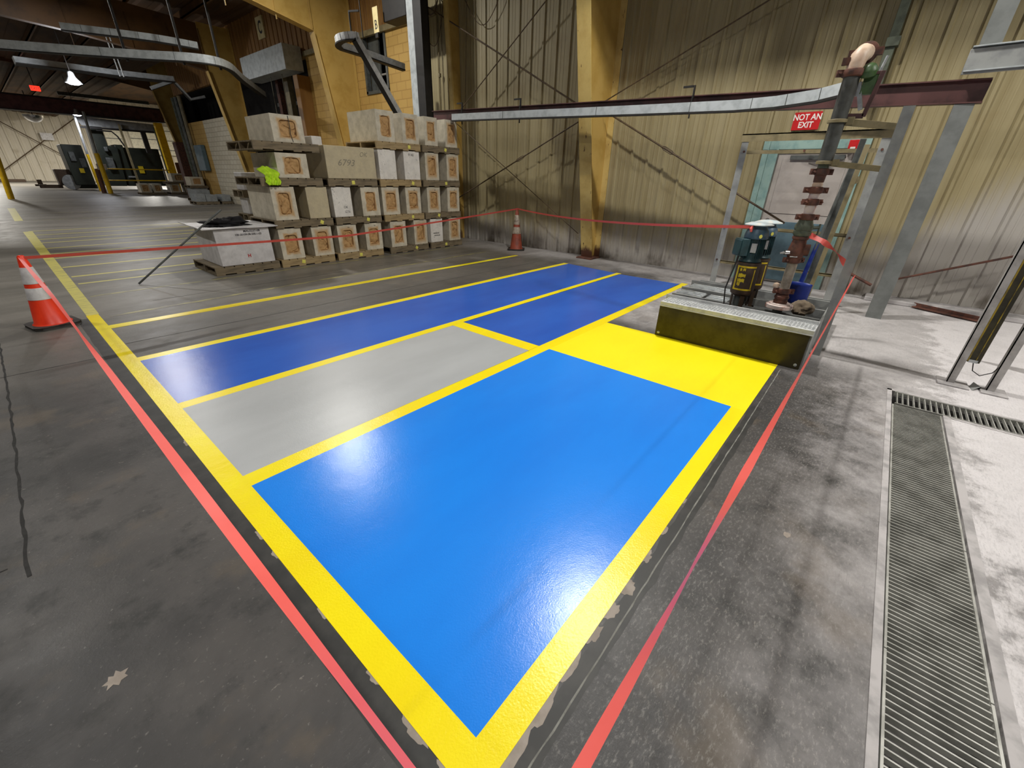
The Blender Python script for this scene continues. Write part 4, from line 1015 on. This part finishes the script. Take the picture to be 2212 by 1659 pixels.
# light track
def track(pts, w, h, label, m='lgrey', name='conveyor_track', group='overhead conveyor track sections', ledge=True, joints=True):
    t = thing(name, label, 'conveyor track', (0,0,0), 0, group); P = [V(a) for a in pts]
    def sweep(off, ww, hh, mm, nm):
        vs = []; fs = []
        for i, c in enumerate(P):
            d = (P[min(i+1,len(P)-1)]-P[max(i-1,0)]).normalized(); s = d.cross(V((0,0,1))).normalized(); u = s.cross(d)
            c = c+u*off
            for a, e in ((-1,-1),(1,-1),(1,1),(-1,1)): vs.append(c+s*a*ww/2+u*e*hh/2)
        for i in range(len(P)-1):
            for k in range(4): j = (k+1) % 4; fs.append((i*4+k, i*4+j, i*4+4+j, i*4+4+k))
        fs += [(3,2,1,0), tuple((len(P)-1)*4+k for k in range(4))]
        b = MB(); b.add(vs, fs); b.build(nm, M[mm], t, False)
    sweep(0, w, h, m, 'side_cover')
    if joints and len(P) > 4 and h < .19:
        b = MB()
        for k in range(1, 7):
            s_ = k/7*(len(P)-1); i_ = int(s_); c = P[i_].lerp(P[i_+1], s_-i_); d = (P[i_+1]-P[i_]).normalized()
            b.bar(c-d*.004, c+d*.004, w+.006, h+.006)
        b.build('joint_seam', M['dgrey'], t, False)
    if ledge: sweep(-h/2-.012, w*1.3, .024, 'black', 'lower_rail')
    return t
track([(7.2,7.86,2.675),(7.05,6,2.60),(6.94,3.4,2.50),(6.90,2.0,2.455),(6.82,1.5,2.45),(6.66,1.05,2.46),(6.45,.75,2.48)], .05, .115, 'long light grey track hung on the maroon beam, curving away at its right end')
import itertools
def arcpts(c, r, a0, a1, n, z0, z1): return [(c[0]+r*math.cos(a0+(a1-a0)*i/n), c[1]+r*math.sin(a0+(a1-a0)*i/n), z0+(z1-z0)*i/n) for i in range(n+1)]
track([(7.0,9.42,2.74),(6.06,9.43,4.0)]+arcpts((6.1,9.7), .27, -1.7, -4.4, 10, 4.06, 3.96)+[(6.7,9.97,3.93),(7.6,9.95,3.85)], .10, .12, 'light grey inclined track rising behind the top blocks and looping round', m='galvw')  # brighter metal stands in for side light on this track
b = MB(); b.tube([(6.0,9.5,4.05),(6.0,9.5,4.45)], .014, 6); b.bar((6.0,9.5,4.44),(6.1,9.3,4.44),.03,.03); b.tube([(6.2,9.4,4.05),(6.2,9.4,6.3)], .01, 6); tag(b.build('track_hanger', M['black']), 'dark rod hanger above the looping inclined track', 'hanger')
# dark pole
t = thing('steel_column', 'dark H-shaped steel column behind the top blocks, grey on its left face', 'column')
b = MB(); b.box((7.42,8.97,0),(7.62,8.985,6.6)); b.box((7.60,8.97,0),(7.62,9.42,6.6)); b.box((7.42,9.4,0),(7.62,9.42,6.6)); b.build('column_web', M['black'], t, False)
b = MB(); b.box((7.405,9.24,0),(7.42,9.46,6.6)); b.build('grey_flange', M['lgrey'], t, False)
b = MB(); b.box((7.405,8.97,0),(7.42,9.238,6.6)); b.build('dark_flange', M['black'], t, False)
# duct at top and letter plate
t = thing('air_duct', 'dark grey duct box at the top of the picture left of the dark column', 'duct'); 
b = MB(); b.box((7.42,9.5,4.70),(7.8,10.35,5.3)); b.build('duct_casing', M['black'], t, bevel=.01)
t = thing('letter_plate', 'pale plate with a dark letter hanging at the end of the duct box', 'sign', (7.26,10.42,4.66))
b = MB(); b.box((-.006,-.1,-.17),(.006,.1,.3)); b.build('plate', M['plate'], t, bevel=.004)
text_obj('B', .24, M['inkb'], 'lettering', t, (-.008,.0,-.03), ROT_X, .001, .002, .8)
b = MB(); b.box((-.01,-.05,-.26),(.03,.06,-.17)); b.build('clip', M['black'], t)
t = thing('letter_plate', 'cream plate with a black letter C high on the ochre wall', 'sign', (WX-.05,19.0,6.08))
b = MB(); b.box((-.006,-.28,-.3),(.05,.28,.32)); b.build('plate', M['plate'], t, bevel=.004)
text_obj('C', .5, M['inkb'], 'lettering', t, (-.008,.0,0), ROT_X, .001, .012, .8)
# cables and conduits at the top
for i, (pts, r, lb) in enumerate([
    ([(8.3,8.6,5.1),(8.3,8.3,4.7),(8.3,8.05,4.5),(8.3,7.8,4.55),(8.3,7.5,4.9),(8.3,7.4,5.4)], .008, 'drooping brown cable loop high on the wall right of the wall post'),
    ([(8.2,9.9,5.1),(8.2,9.75,4.5),(8.2,9.5,4.3),(8.2,9.3,4.5),(8.2,9.1,5.1)], .008, 'drooping brown cable loop left of the wall post'),
    ([(8.1,9.9,4.9),(8.1,9.6,5.0),(8.1,9.5,4.85),(8.1,9.3,4.9),(8.1,9.15,5.1),(8.1,9.0,4.95)], .012, 'tangled cable bundle at the top left of the wall post'),
    ([(8.3,8.45,5.3),(8.3,7.4,4.6),(8.3,7.9,4.0),(8.3,8.6,3.0)], .006, 'thin pale cable slanting down the wall beside the wall post')]):
    b = MB(); 
    P = [V(p_) for p_ in pts]; S = []
    for k in range(len(P)-1):
        a = P[max(k-1,0)]; c0 = P[k]; c1 = P[k+1]; e = P[min(k+2,len(P)-1)]
        for j in range(8):
            u = j/8; S.append(.5*((2*c0)+(c1-a)*u+(2*a-5*c0+4*c1-e)*u*u+(-a+3*c0-3*c1+e)*u**3))
    S.append(P[-1])
    if i < 3: b.tube(S, r, 6)
    else: b.tube([P[0], P[-1]], r, 6)
    tag(b.build('hanging_cable', M['rod']), lb, 'cable')
for i, (y, z0) in enumerate(((9.5,2.9),(9.38,2.0),(9.22,1.4))):
    b = MB(); b.tube([(8.33,y,z0),(8.33,y,6.5)], .012, 8)
    if i == 0: b.cbox((8.32,y,3.75),(.05,.06,.08))
    tag(b.build('conduit_pipe', M['conduit']), ['vertical conduit with a junction box, leftmost of three left of the wall post','middle vertical conduit left of the wall post','vertical conduit nearest the wall post'][i], 'conduit')
# vertical dark conduit duct right of riser
b = MB(); b.box((8.25,.60,2.5),(8.36,.70,6.6)); b.cbox((8.28,.64,3.2),(.13,.14,.1)); tag(b.build('vertical_duct', M['valve'], bevel=.004), 'dark green-grey vertical duct on the wall above the riser', 'duct')

# ---------------------------------------------------------------- gate at the right
t = thing('gate_frame', 'pale grey double-leg gate frame bolted to the floor behind the grating', 'gate')
for (y, nm) in ((-.855,'leg'),(-1.10,'leg')):
    b = MB(); b.box((4.96,y-.025,.01),(4.968,y+.025,2.3)); b.box((4.96,y+.018,.01),(5.02,y+.025,2.3)); b.build(nm, M['dustw'], t, False)
for (y0, y1) in ((-.97,-.77),(-1.20,-1.04)):
    b = MB(); b.box((4.88,y0,0),(5.08,y1,.012)); b.build('foot_plate', M['kerb'], t, bevel=.002)
t = thing('corner_guard', 'black and yellow corner guard hanging beside the gate leg', 'guard')
b = MB(); b.box((4.99,-.965,.21),(5.05,-.885,1.45)); b.build('guard_body', M['oliveb'], t, bevel=.004)
b = MB(); b.box((4.985,-.896,.22),(4.992,-.886,1.45)); b.box((4.985,-.94,.22),(4.992,-.934,1.45)); b.build('yellow_edge', M['yworn'], t, False)
b = MB(); b.box((4.98,-.95,.21),(5.0,-.895,.235)); b.build('end_clip', M['galv'], t)
b = MB(); P = [V((5.0,-.93,.21)),V((5.0,-.95,.14)),V((4.98,-1.0,.115)),V((4.98,-1.06,.16)),V((4.98,-1.085,.24))]; b.tube(P, .004, 6); tag(b.build('thin_cable', M['cable']), 'thin cable drooping between the corner guard and the gate leg', 'cable')
b = MB(); b.add([(5.0,-.98,.0),(5.02,-1.06,.0),(4.96,-1.04,.03),(4.9,-.99,.002),(5.04,-1.0,.035)], [(0,1,2),(0,2,3),(4,1,2),(0,4,2)]); tag(b.build('scrap_sheet', M['grey']), 'torn grey scrap lying between the gate foot plates', 'scrap')
t = thing('wall_panel', 'white ribbed panel standing on the floor at the right edge behind the gate', 'panel')
b = MB()
for k in range(30): b.box((5.7,-1.62-k*.05,.06),(5.72,-1.585-k*.05,.75))
b.box((5.72,-3.1,.05),(5.74,-1.5,.8)); b.box((5.69,-3.1,.0),(5.76,-1.5,.06)); b.build('ribbed_face', M['kerb'], t, False)

# ---------------------------------------------------------------- gratings
def grating(name, p0, p1, width, label, group, bar_gap=.03, across=True):
    """p0->p1 centreline on the floor; cross bars every bar_gap"""
    t = thing(name, label, 'drain grate', (0,0,0), 0, group); p0, p1 = V(p0), V(p1); d = (p1-p0); L = d.length; d.normalize(); s = V((-d.y, d.x, 0))
    b = MB()
    for sg in (-1, 1): b.bar(p0+s*sg*(width/2-.004)+V((0,0,-.012)), p1+s*sg*(width/2-.004)+V((0,0,-.012)), .008, .03)
    b.build('side_rail', M['grate'], t, False)
    b = MB(); k = bar_gap/2
    while k < L:
        c = p0+d*k+V((0,0,-.012)); b.bar(c-s*(width/2-.008), c+s*(width/2-.008), .0055, .022); k += bar_gap
    q = b.build('grate_bars', M['grate'], t, False)
    b = MB()
    for sg in (-1, 1): b.bar(p0+s*sg*(width/2-.02)+V((0,0,-.05)), p1+s*sg*(width/2-.02)+V((0,0,-.05)), .02, .04)
    b.build('support_ledge', M['trench'], t, False)
    return t
yc = -.617; xs = [-.2,.55,1.62,2.45,3.25,4.12]
labs = ['drain grate panel at the bottom edge, closest to the viewer','second drain grate panel from the viewer, wide-spaced bars','third drain grate panel from the viewer','fourth drain grate panel from the viewer','fifth drain grate panel, the one meeting the cross drain']
for i in range(5): grating('drain_grate', (xs[i],yc,0), (xs[i+1]-.006,yc,0), .285, labs[i], 'long drain grate panels', .029 if i < 2 else .025)
for i, (y0, y1) in enumerate(((-.49,-1.06),(-1.066,-1.9),(-1.906,-3.0))):
    grating('drain_grate', (4.28,y0,0), (4.28,y1,0), .265, ['cross drain grate panel at the corner with the long drain','cross drain grate panel, second to the right','cross drain grate panel at the right edge'][i], 'cross drain grate panels', .034)
b = MB(); q = blotch(.95,-.60,.012,None,(2.2,1),.004,.5); q.v = [(a[0],a[1],a[2]) for a in q.v]; b.prism([(a[0],a[1]) for a in q.v[1:]], 2, .002, .006); tag(b.build('scrap_chip', M['cream']), 'small cream chip lying on the nearest grate', 'scrap')

# ---------------------------------------------------------------- dock area at upper left
t = thing('dock_leveller_box', 'pale grey roll-up door housing above the dark dock opening', 'housing', (0,0,0))
b = MB(); b.box((7.75,16.3,4.52),(8.35,19.75,5.2)); b.build('housing_box', M['lgrey'], t, bevel=.01)
b = MB()
for y in (17.2,18.1): b.tube([(8.0,y,4.52),(8.0,y+.1,1.2)], .012, 6)
b.build('pull_chain', M['glass'], t)
for (y, w, m, lb) in ((18.55,.35,'conduit','ochre upright post inside the dark dock opening'),(19.3,.22,'rust','rust brown upright post inside the dark dock opening, left of the ochre one')):
    b = MB(); b.box((8.7,y-w/2,0),(8.9,y+w/2,4.9)); tag(b.build('dock_post', M[m], bevel=.01), lb, 'post')
b = MB(); b.box((8.0,16.15,0),(8.42,16.45,4.4)); tag(b.build('door_jamb', M['wallo'], bevel=.01), 'orange brown jamb at the right side of the dock opening', 'jamb')
for i, (z, y0, y1) in enumerate(((3.9,16.3,21),(3.1,16.3,21.5),(2.5,16.3,21))):
    b = MB(); b.bar((9.4,y0,z),(9.4,y1,z+.15), .1, .12); tag(b.build('dock_rail', M['dgrey']), ['upper dark rail inside the dock opening','middle dark rail inside the dock opening','lower dark rail inside the dock opening'][i], 'rail')
# hatch in block wall
t = thing('wall_hatch', 'tall dark hatch with grey panel in the ochre block wall behind the looping track', 'hatch')
b = MB(); b.box((WX-.03,11.72,3.64),(WX+.1,11.8,5.0)); b.box((WX-.03,12.76,3.64),(WX+.1,12.84,5.0)); b.box((WX-.03,11.72,3.62),(WX+.1,12.84,3.70)); b.build('hatch_frame', M['dgrey'], t, False)
b = MB(); b.box((WX+.12,12.25,3.7),(WX+.16,12.76,5.0)); b.build('grey_panel', M['dgrey'], t, False)
b = MB(); b.box((WX+.1,11.8,4.05),(WX+.2,12.2,4.09)); b.box((WX+.1,11.8,4.4),(WX+.2,12.2,4.43)); b.build('pale_bar', M['galv'], t, False)
# cabinets and pipes between far column and white block wall
b = MB(); b.box((7.95,31.3,0),(8.35,31.9,2.9)); tag(b.build('fire_cabinet', M['rust'], bevel=.02), 'tall rust red cabinet beyond the white block wall', 'cabinet')
b = MB(); b.box((8.2,28.2,1.5),(8.4,29.3,2.7)); tag(b.build('electric_box', M['tealdk'], bevel=.02), 'grey blue electrical box at the left end of the white block wall', 'electrical box')
for i, (y, m) in enumerate(((30.2,'dgrey'),(29.6,'conduit'),(30.7,'valve'))):
    b = MB(); b.tube([(8.25,y,0),(8.25,y,4.9)], .09, 8); tag(b.build('vertical_pipe', M[m]), ['dark vertical pipe between the cabinet and the electrical box','ochre vertical pipe beside the electrical box','olive vertical pipe nearest the rust red cabinet'][i], 'pipe')

# overhead tracks at upper left
def spline(pts, n=8):
    P = [V(a) for a in pts]; S = []
    for k in range(len(P)-1):
        a = P[max(k-1,0)]; c0 = P[k]; c1 = P[k+1]; e = P[min(k+2,len(P)-1)]
        for j in range(n):
            u = j/n; S.append(tuple(.5*((2*c0)+(c1-a)*u+(2*a-5*c0+4*c1-e)*u*u+(-a+3*c0-3*c1+e)*u**3)))
    return S+[tuple(P[-1])]
track(spline([(-1.5,18.5,4),(1.43,16.7,4),(3.5,15.15,4),(4.61,14.2,4.0),(5.3,14.4,4.0),(6.2,15.9,4.0),(7.8,18.4,4.0)]), .1, .17, 'light grey overhead track sweeping across the upper left in front of the brown rafters')
track(spline([(2.6,16.6,4.55),(4.1,15.6,4.5),(5.0,15.2,4.45)],6), .1, .14, 'short grey rail above the sweeping overhead track')
for i, s_ in enumerate(((.9,17.1),(3.4,15.25),(4.35,14.45),(5.1,14.3))):
    b = MB(); b.tube([(s_[0],s_[1],3.85),(s_[0],s_[1],5.4)], .03, 6); tag(b.build('track_hanger', M['black']), ['leftmost dark hanger of the sweeping overhead track','second dark hanger of the sweeping overhead track','third dark hanger of the sweeping overhead track','fourth dark hanger of the sweeping overhead track'][i], 'hanger', 'overhead track hangers')

# ---------------------------------------------------------------- far end of the hall
# upper plate-like conveyor section
t = track([(2.4,26,4.95),(3.6,26,4.98),(5.25,26,5.0),(7.2,26,5.08)], .5, .2, 'bright broad overhead conveyor section hanging farther back, lit from above', name='overhead_conveyor', group='distant overhead conveyor')
t = track([(6.3,26,4.65),(7.2,26,5.05)], .08, .12, 'short light track rising to the corner above the far tapered column', group='distant overhead conveyor')
t = track([(7.22,26.02,5.05),(7.7,26,4.42),(8.3,26,4.6)], .08, .1, 'light track angling down from the corner above the far tapered column', group='distant overhead conveyor')
b = MB(); b.tube([(4.55,22,4.4),(4.5,22,5.7)], .02, 6); b.tube([(4.65,22,4.4),(4.6,22,5.7)], .02, 6); tag(b.build('hanger_rods', M['galv']), 'pair of shiny thin hanger rods between the two overhead tracks', 'hanger')
# big dark crossing beam
t = thing('crane_girder', 'wide dark red brown girder crossing the hall in the distance', 'beam')
b = MB(); b.box((-10,44,4.70),(10.9,44.5,5.5)); b.build('girder_side', M['maroon'], t, False)
b = MB(); b.box((-10,43.8,4.66),(10.9,44.7,4.72)); b.box((-10,43.8,5.48),(10.9,44.7,5.55)); b.build('girder_flange', M['black'], t, False)
b = MB(); b.box((5.6,45,5.85),(10.5,45.2,6.05)); tag(b.build('crossing_pipe', M['valve']), 'green grey pipe running above the far girder', 'pipe')
# machines
t = thing('press_machine', 'dark green press standing left of the tall posts in the distance', 'machine')
b = MB(); b.box((4.8,46,.35),(5.9,48,2.95)); b.box((4.65,46.4,.1),(6.0,47.8,.4)); b.build('machine_body', M['press'], t, bevel=.04)
b = MB(); b.box((5.05,45.9,1.9),(5.35,46,2.5)); b.box((5.5,45.95,1.5),(5.8,46,2.1)); b.build('control_panel', M['dgrey'], t, bevel=.02)
b = MB(); b.box((5.3,45.93,1.15),(5.55,46,1.45)); b.build('warning_label', M['stencil'], t)
t = thing('press_machine', 'tall dark green press frame between the tall posts and the railing in the distance', 'machine')
b = MB(); b.prism([(6.5,.3),(7.6,.3),(7.8,2.9),(7.3,3.0),(7.3,4.4),(6.7,4.4)], 1, 45.5, 47.5); b.build('machine_body', M['press'], t, False)
b = MB(); b.box((6.9,45.3,1.4),(7.3,45.5,2.2)); b.box((7.0,45.2,2.6),(7.2,45.5,2.9)); b.build('machine_head', M['dgrey'], t, bevel=.03)
t = thing('press_machine', 'broad dark green machine cabinet right of the tall press in the distance', 'machine')
b = MB(); b.box((8.2,46,.3),(10.4,48.2,2.95)); b.box((7.7,45.7,.3),(8.2,47.5,3.1)); b.build('machine_body', M['press'], t, bevel=.05)
b = MB(); b.box((8.75,45.92,1.2),(9.05,46,1.7)); b.build('warning_label', M['stencil'], t)
b = MB(); b.box((7.9,45.55,.9),(8.3,45.7,1.0)); b.build('bright_bracket', M['galv'], t)
# enclosure canopy
t = thing('canopy_frame', 'slatted canopy with dark edge over the distant machines', 'canopy')
b = MB(); b.prism([(5.9,4.7),(10.6,4.55),(10.5,4.05),(6.2,4.15)], 1, 44.9, 45.0); b.build('slatted_panel', M['grey'], t, False)
b = MB(); b.box((6.1,44.8,3.98),(10.6,44.95,4.1))
for x in (9.4,): b.box((x,44.9,2.6),(x+.3,45.1,4.0))
b.build('edge_beam', M['black'], t, False)
b = MB(); b.tube([(8.2,44.9,2.9),(7.95,44.9,3.6),(7.7,44.9,3.9),(6.9,44.9,3.9)], .05, 8); b.build('curved_pipe', M['black'], t)
for x, m in ((8.15,'conduit'),(10.2,'valve')):
    b = MB(); b.box((x,44.6,0),(x+.12,44.75,4.4)); b.build('support_post', M[m], t, False)
# bright wall openings behind
for (x0, x1, z0, z1, lb) in ((14.6,17.6,3.2,6.6,'large bright panel on the far wall behind the machines'),(12.2,13.7,3.2,6.3,'small bright panel on the far wall left of the large one'),(18.2,19.9,3.2,6.5,'narrow bright panel on the far wall right of the large one')):
    t = thing('lit_wall_panel', lb, 'panel'); b = MB(); b.box((x0,75.6,z0),(x1,75.8,z1)); b.build('panel_sheet', M['lightbox'], t, False)
    b = MB()
    for k in range(3): b.box((x0,75.5,z0+(k+.5)*(z1-z0)/3),(x1,75.56,z0+(k+.5)*(z1-z0)/3+.06))
    b.build('glazing_bar', M['dgrey'], t, False)
# tall posts with yellow feet and railing
for (x, y, lb) in ((5.69,39.9,'tall post with yellow lower half, right one of the distant pair'),(5.77,44,'tall post with yellow lower half, left one of the distant pair')):
    t = thing('guard_post', lb, 'post', (x,y,0), 0, 'tall guard posts'); b = MB(); b.tube([(0,0,0),(.02,0,2.34)], .13 if y < 42 else .08, 14); b.build('yellow_foot', M['bollard'], t)
    b = MB(); b.tube([(.02,0,2.34),(.12,0,4.6)], .07, 12); b.build('grey_pole', M['grey'], t)
t = thing('guard_railing', 'yellow two-rail guard railing in front of the distant machines', 'railing')
for z in (.77,1.47):
    b = MB(); b.tube([(5.6,41,z),(9.6,41,z)], .035, 8); b.build('rail', M['bollard'], t)
b = MB(); b.tube([(9.2,41,0),(9.2,41,1.6)], .05, 8); b.build('upright', M['grey'], t)
b = MB(); b.box((5.6,40.8,1.4),(6.1,40.86,1.75)); b.build('rail_sign', M['kerb'], t)
b = MB(); b.tube([(5.52,41,0),(5.6,41,1.45)], .13, 12); tag(b.build('guard_post', M['rust']), 'short rust red post between the tall yellow-footed posts', 'post', 'tall guard posts')
b = MB(); b.tube([(.96,34,0),(1.16,34,2.3)], .12, 16); tag(b.build('guard_post', M['bollard']), 'thick yellow post at the left edge of the picture', 'post', 'tall guard posts')
b = MB(); b.tube([(10.27,38.8,0),(10.0,38.8,1.5)], .17, 16); tag(b.build('guard_post', M['bollard']), 'yellow post at the foot of the far tapered column', 'post', 'tall guard posts')
b = MB(); b.box((9.75,42,0),(10.2,42.4,4.5)); tag(b.build('steel_column', M['bollard'], bevel=.02), 'broad yellow column left of the far tapered column', 'column')
b = MB(); b.box((10.3,42,0),(10.6,42.2,2.0)); tag(b.build('machine_leg', M['rust'], bevel=.02), 'dark rusty machine leg by the foot of the far tapered column', 'machine')
# old wheel/engine
t = thing('floor_machine', 'low brown machine with a big round grey wheel on the distant floor', 'machine', (4.35,46.5,0))
b = MB(); b.box((-.35,0,.3),(.65,.9,1.35)); b.box((-1.4,.2,.12),(-.2,.35,.35)); b.build('machine_body', M['brown'], t, bevel=.03)
b = MB(); b.lathe((0,0,0), [(.2,-.1),(.48,-.1),(.5,0),(.48,.1),(.2,.1)], 24, Matrix.Translation((.3,-.15,.52)) @ Matrix.Rotation(PI/2,4,'X')); b.build('wheel', M['grey'], t)
b = MB(); b.box((3.5,55.9,0),(3.8,56.1,.5)); b.box((3.3,55.9,0),(4.0,56.2,.15)); tag(b.build('floor_stand', M['brown'], bevel=.02), 'small dark stand on the distant floor left of the wheel machine', 'stand')
b = MB(); b.box((1.5,70,0),(3.6,71,.25)); tag(b.build('stacked_material', M['brown'], bevel=.03), 'low dark material lying at the foot of the far wall', 'material')
# X brace and dome on the far wall
for (p_, q_, lb) in (((3.2,75.7,6.3),(8.6,75.7,2.1),'brown brace rod on the far wall sloping down to the right'),((2.4,75.7,.9),(10.6,75.7,7.0),'brown brace rod on the far wall sloping up to the right')):
    b = MB(); b.tube([p_, q_], .05, 6); tag(b.build('brace_rod', M['rod']), lb, 'rod', 'brace rods on the far wall')
b = MB(); b.box((6.6,75.5,4.2),(7.6,75.7,4.9)); tag(b.build('wall_sign', M['refl']), 'pale blank sign where the far wall braces cross', 'sign')
t = thing('dome_mirror', 'round convex mirror dome hanging below the far girder', 'mirror', (4.4,50,4.85))
b = MB(); b.lathe((0,0,0), [(.56,0),(.55,-.08),(.48,-.22),(.34,-.36),(.16,-.45),(.02,-.47)], 28); b.build('dome', M['chrome'], t)
b = MB(); b.tube([(0,0,0),(0,0,1.5)], .03, 6); b.build('stem', M['black'], t)
t = thing('exit_sign', 'glowing red exit sign hanging far away at the upper left', 'sign', (4.05,39.5,5.5))
b = MB(); b.box((-.2,0,-.11),(.2,.08,.13)); b.build('housing', M['exit'], t, bevel=.01)
text_obj('EXIT', .18, M['white'], 'lettering', t, (0,-.004,0), ROT_Y, .001, .003)
b = MB(); b.tube([(0,.04,.16),(0,.04,1.4)], .02, 6); b.build('stem', M['black'], t)

# girder added above the picture to throw shadow bands onto the wall
t = thing('shadow_girder', 'added girder above the picture, there to cast shadow bands on the wall', 'beam')
b = MB(); b.box((6.14,-6,5.12),(6.16,8.6,5.52)); b.box((6.02,-6,5.10),(6.28,8.6,5.13)); b.box((6.02,-6,5.51),(6.28,8.6,5.54)); b.build('girder', M['rafter'], t, False)

# ---------------------------------------------------------------- lamps
def highbay(x, y, z, power, label, col=(1,.97,.9), size=.3, bare=False):
    t = thing('high_bay_lamp', label, 'lamp', (x,y,z), 0, 'high bay lamps')
    b = MB(); b.lathe((0,0,0), [(.05,.36),(.09,.32),(.11,.18),(.24,.02),(.245,0),(.235,0),(.10,.17),(.0,.18)], 28); b.build('reflector', M['galv'], t)
    b = MB(); b.lathe((0,0,0), [(.0,-.05),(.12,-.04),(.2,.0),(.21,.02),(0,.022)], 24); b.build('lens', M['lampe'], t)
    b = MB(); b.tube([(0,0,.34),(0,0,max(.5, RZ(min(x,8.4))-z+.05))], .012, 6); b.build('suspension_rod', M['black'], t)
    L = bpy.data.lights.new('high_bay_light', 'POINT' if bare else 'AREA'); L.energy = power; L.color = col
    if bare: L.shadow_soft_size = .08
    else: L.shape = 'DISK'; L.size = size
    o = bpy.data.objects.new('high_bay_light', L); COL.objects.link(o); o.location = (x, y-(.35 if bare else 0), z-(-.12 if bare else .07)); return o
highbay(4.9, 2.1, 6.15, 250, 'high bay lamp hanging over the painted corner, above the picture')
highbay(5.0, 10.6, 6.15, 210, 'high bay lamp hanging above the stacked blocks, above the picture')
highbay(4.5, -4.2, 6.15, 330, 'high bay lamp hanging over the drain on the right, above the picture')
highbay(-.9, .6, 6.25, 165, 'high bay lamp hanging behind the viewer')
highbay(-2.5, 9.0, 6.3, 130, 'high bay lamp hanging over the open floor at the left')
highbay(2.6, 18.5, 6.3, 200, 'high bay lamp hanging beyond the second tapered frame')
highbay(3.54, 24, 4.24, 110, 'bright high bay lamp glowing below the far conveyor', (.95,.96,1), bare=True)
highbay(5.95, 43.3, 4.62, 110, 'bright lamp glowing on top of the distant tall post', (.9,.92,1))
highbay(-4, 33, 6.4, 420, 'added lamp left of the picture, brightening the distant yellow posts')  # unseen lamp added to brighten the yellow guard posts
for (x, y, z, e) in ((0, 60, 7, 2300), (13, 62, 7.5, 2300)):
    L = bpy.data.lights.new('far_bay_light', 'AREA'); L.shape = 'DISK'; L.size = 1.2; L.energy = e; L.color = (1,.96,.88); L.specular_factor = .15
    o = bpy.data.objects.new('far_bay_light', L); COL.objects.link(o); o.location = (x,y,z)

w = bpy.data.worlds.new('World'); bpy.context.scene.world = w; w.use_nodes = True
w.node_tree.nodes['Background'].inputs[0].default_value = (1,.93,.82,1); w.node_tree.nodes['Background'].inputs[1].default_value = .07

# ---------------------------------------------------------------- camera
F = 888.2
yaw, pitch, roll = .69381, .463886, -.0254883
fw = V((math.cos(yaw)*math.cos(pitch), math.sin(yaw)*math.cos(pitch), -math.sin(pitch)))
r = V((math.sin(yaw), -math.cos(yaw), 0)); dn = fw.cross(r)
c_, s_ = math.cos(roll), math.sin(roll)
R1 = r*c_+dn*s_; D1 = dn*c_-r*s_
cam = bpy.data.cameras.new('Camera'); co = bpy.data.objects.new('Camera', cam); COL.objects.link(co)
Mx = Matrix((R1, -D1, -fw)).transposed().to_4x4(); Mx.translation = V((0,0,1.52)); co.matrix_world = Mx
cam.sensor_fit = 'HORIZONTAL'; cam.sensor_width = 36; cam.lens = F/2212*36; cam.clip_start = .02; cam.clip_end = 300
sc = bpy.context.scene; sc.camera = co
sc.view_settings.view_transform = 'Standard'; sc.view_settings.look = 'None'; sc.view_settings.gamma = 1
sc.view_settings.use_curve_mapping = False; sc.view_settings.exposure = 0.0
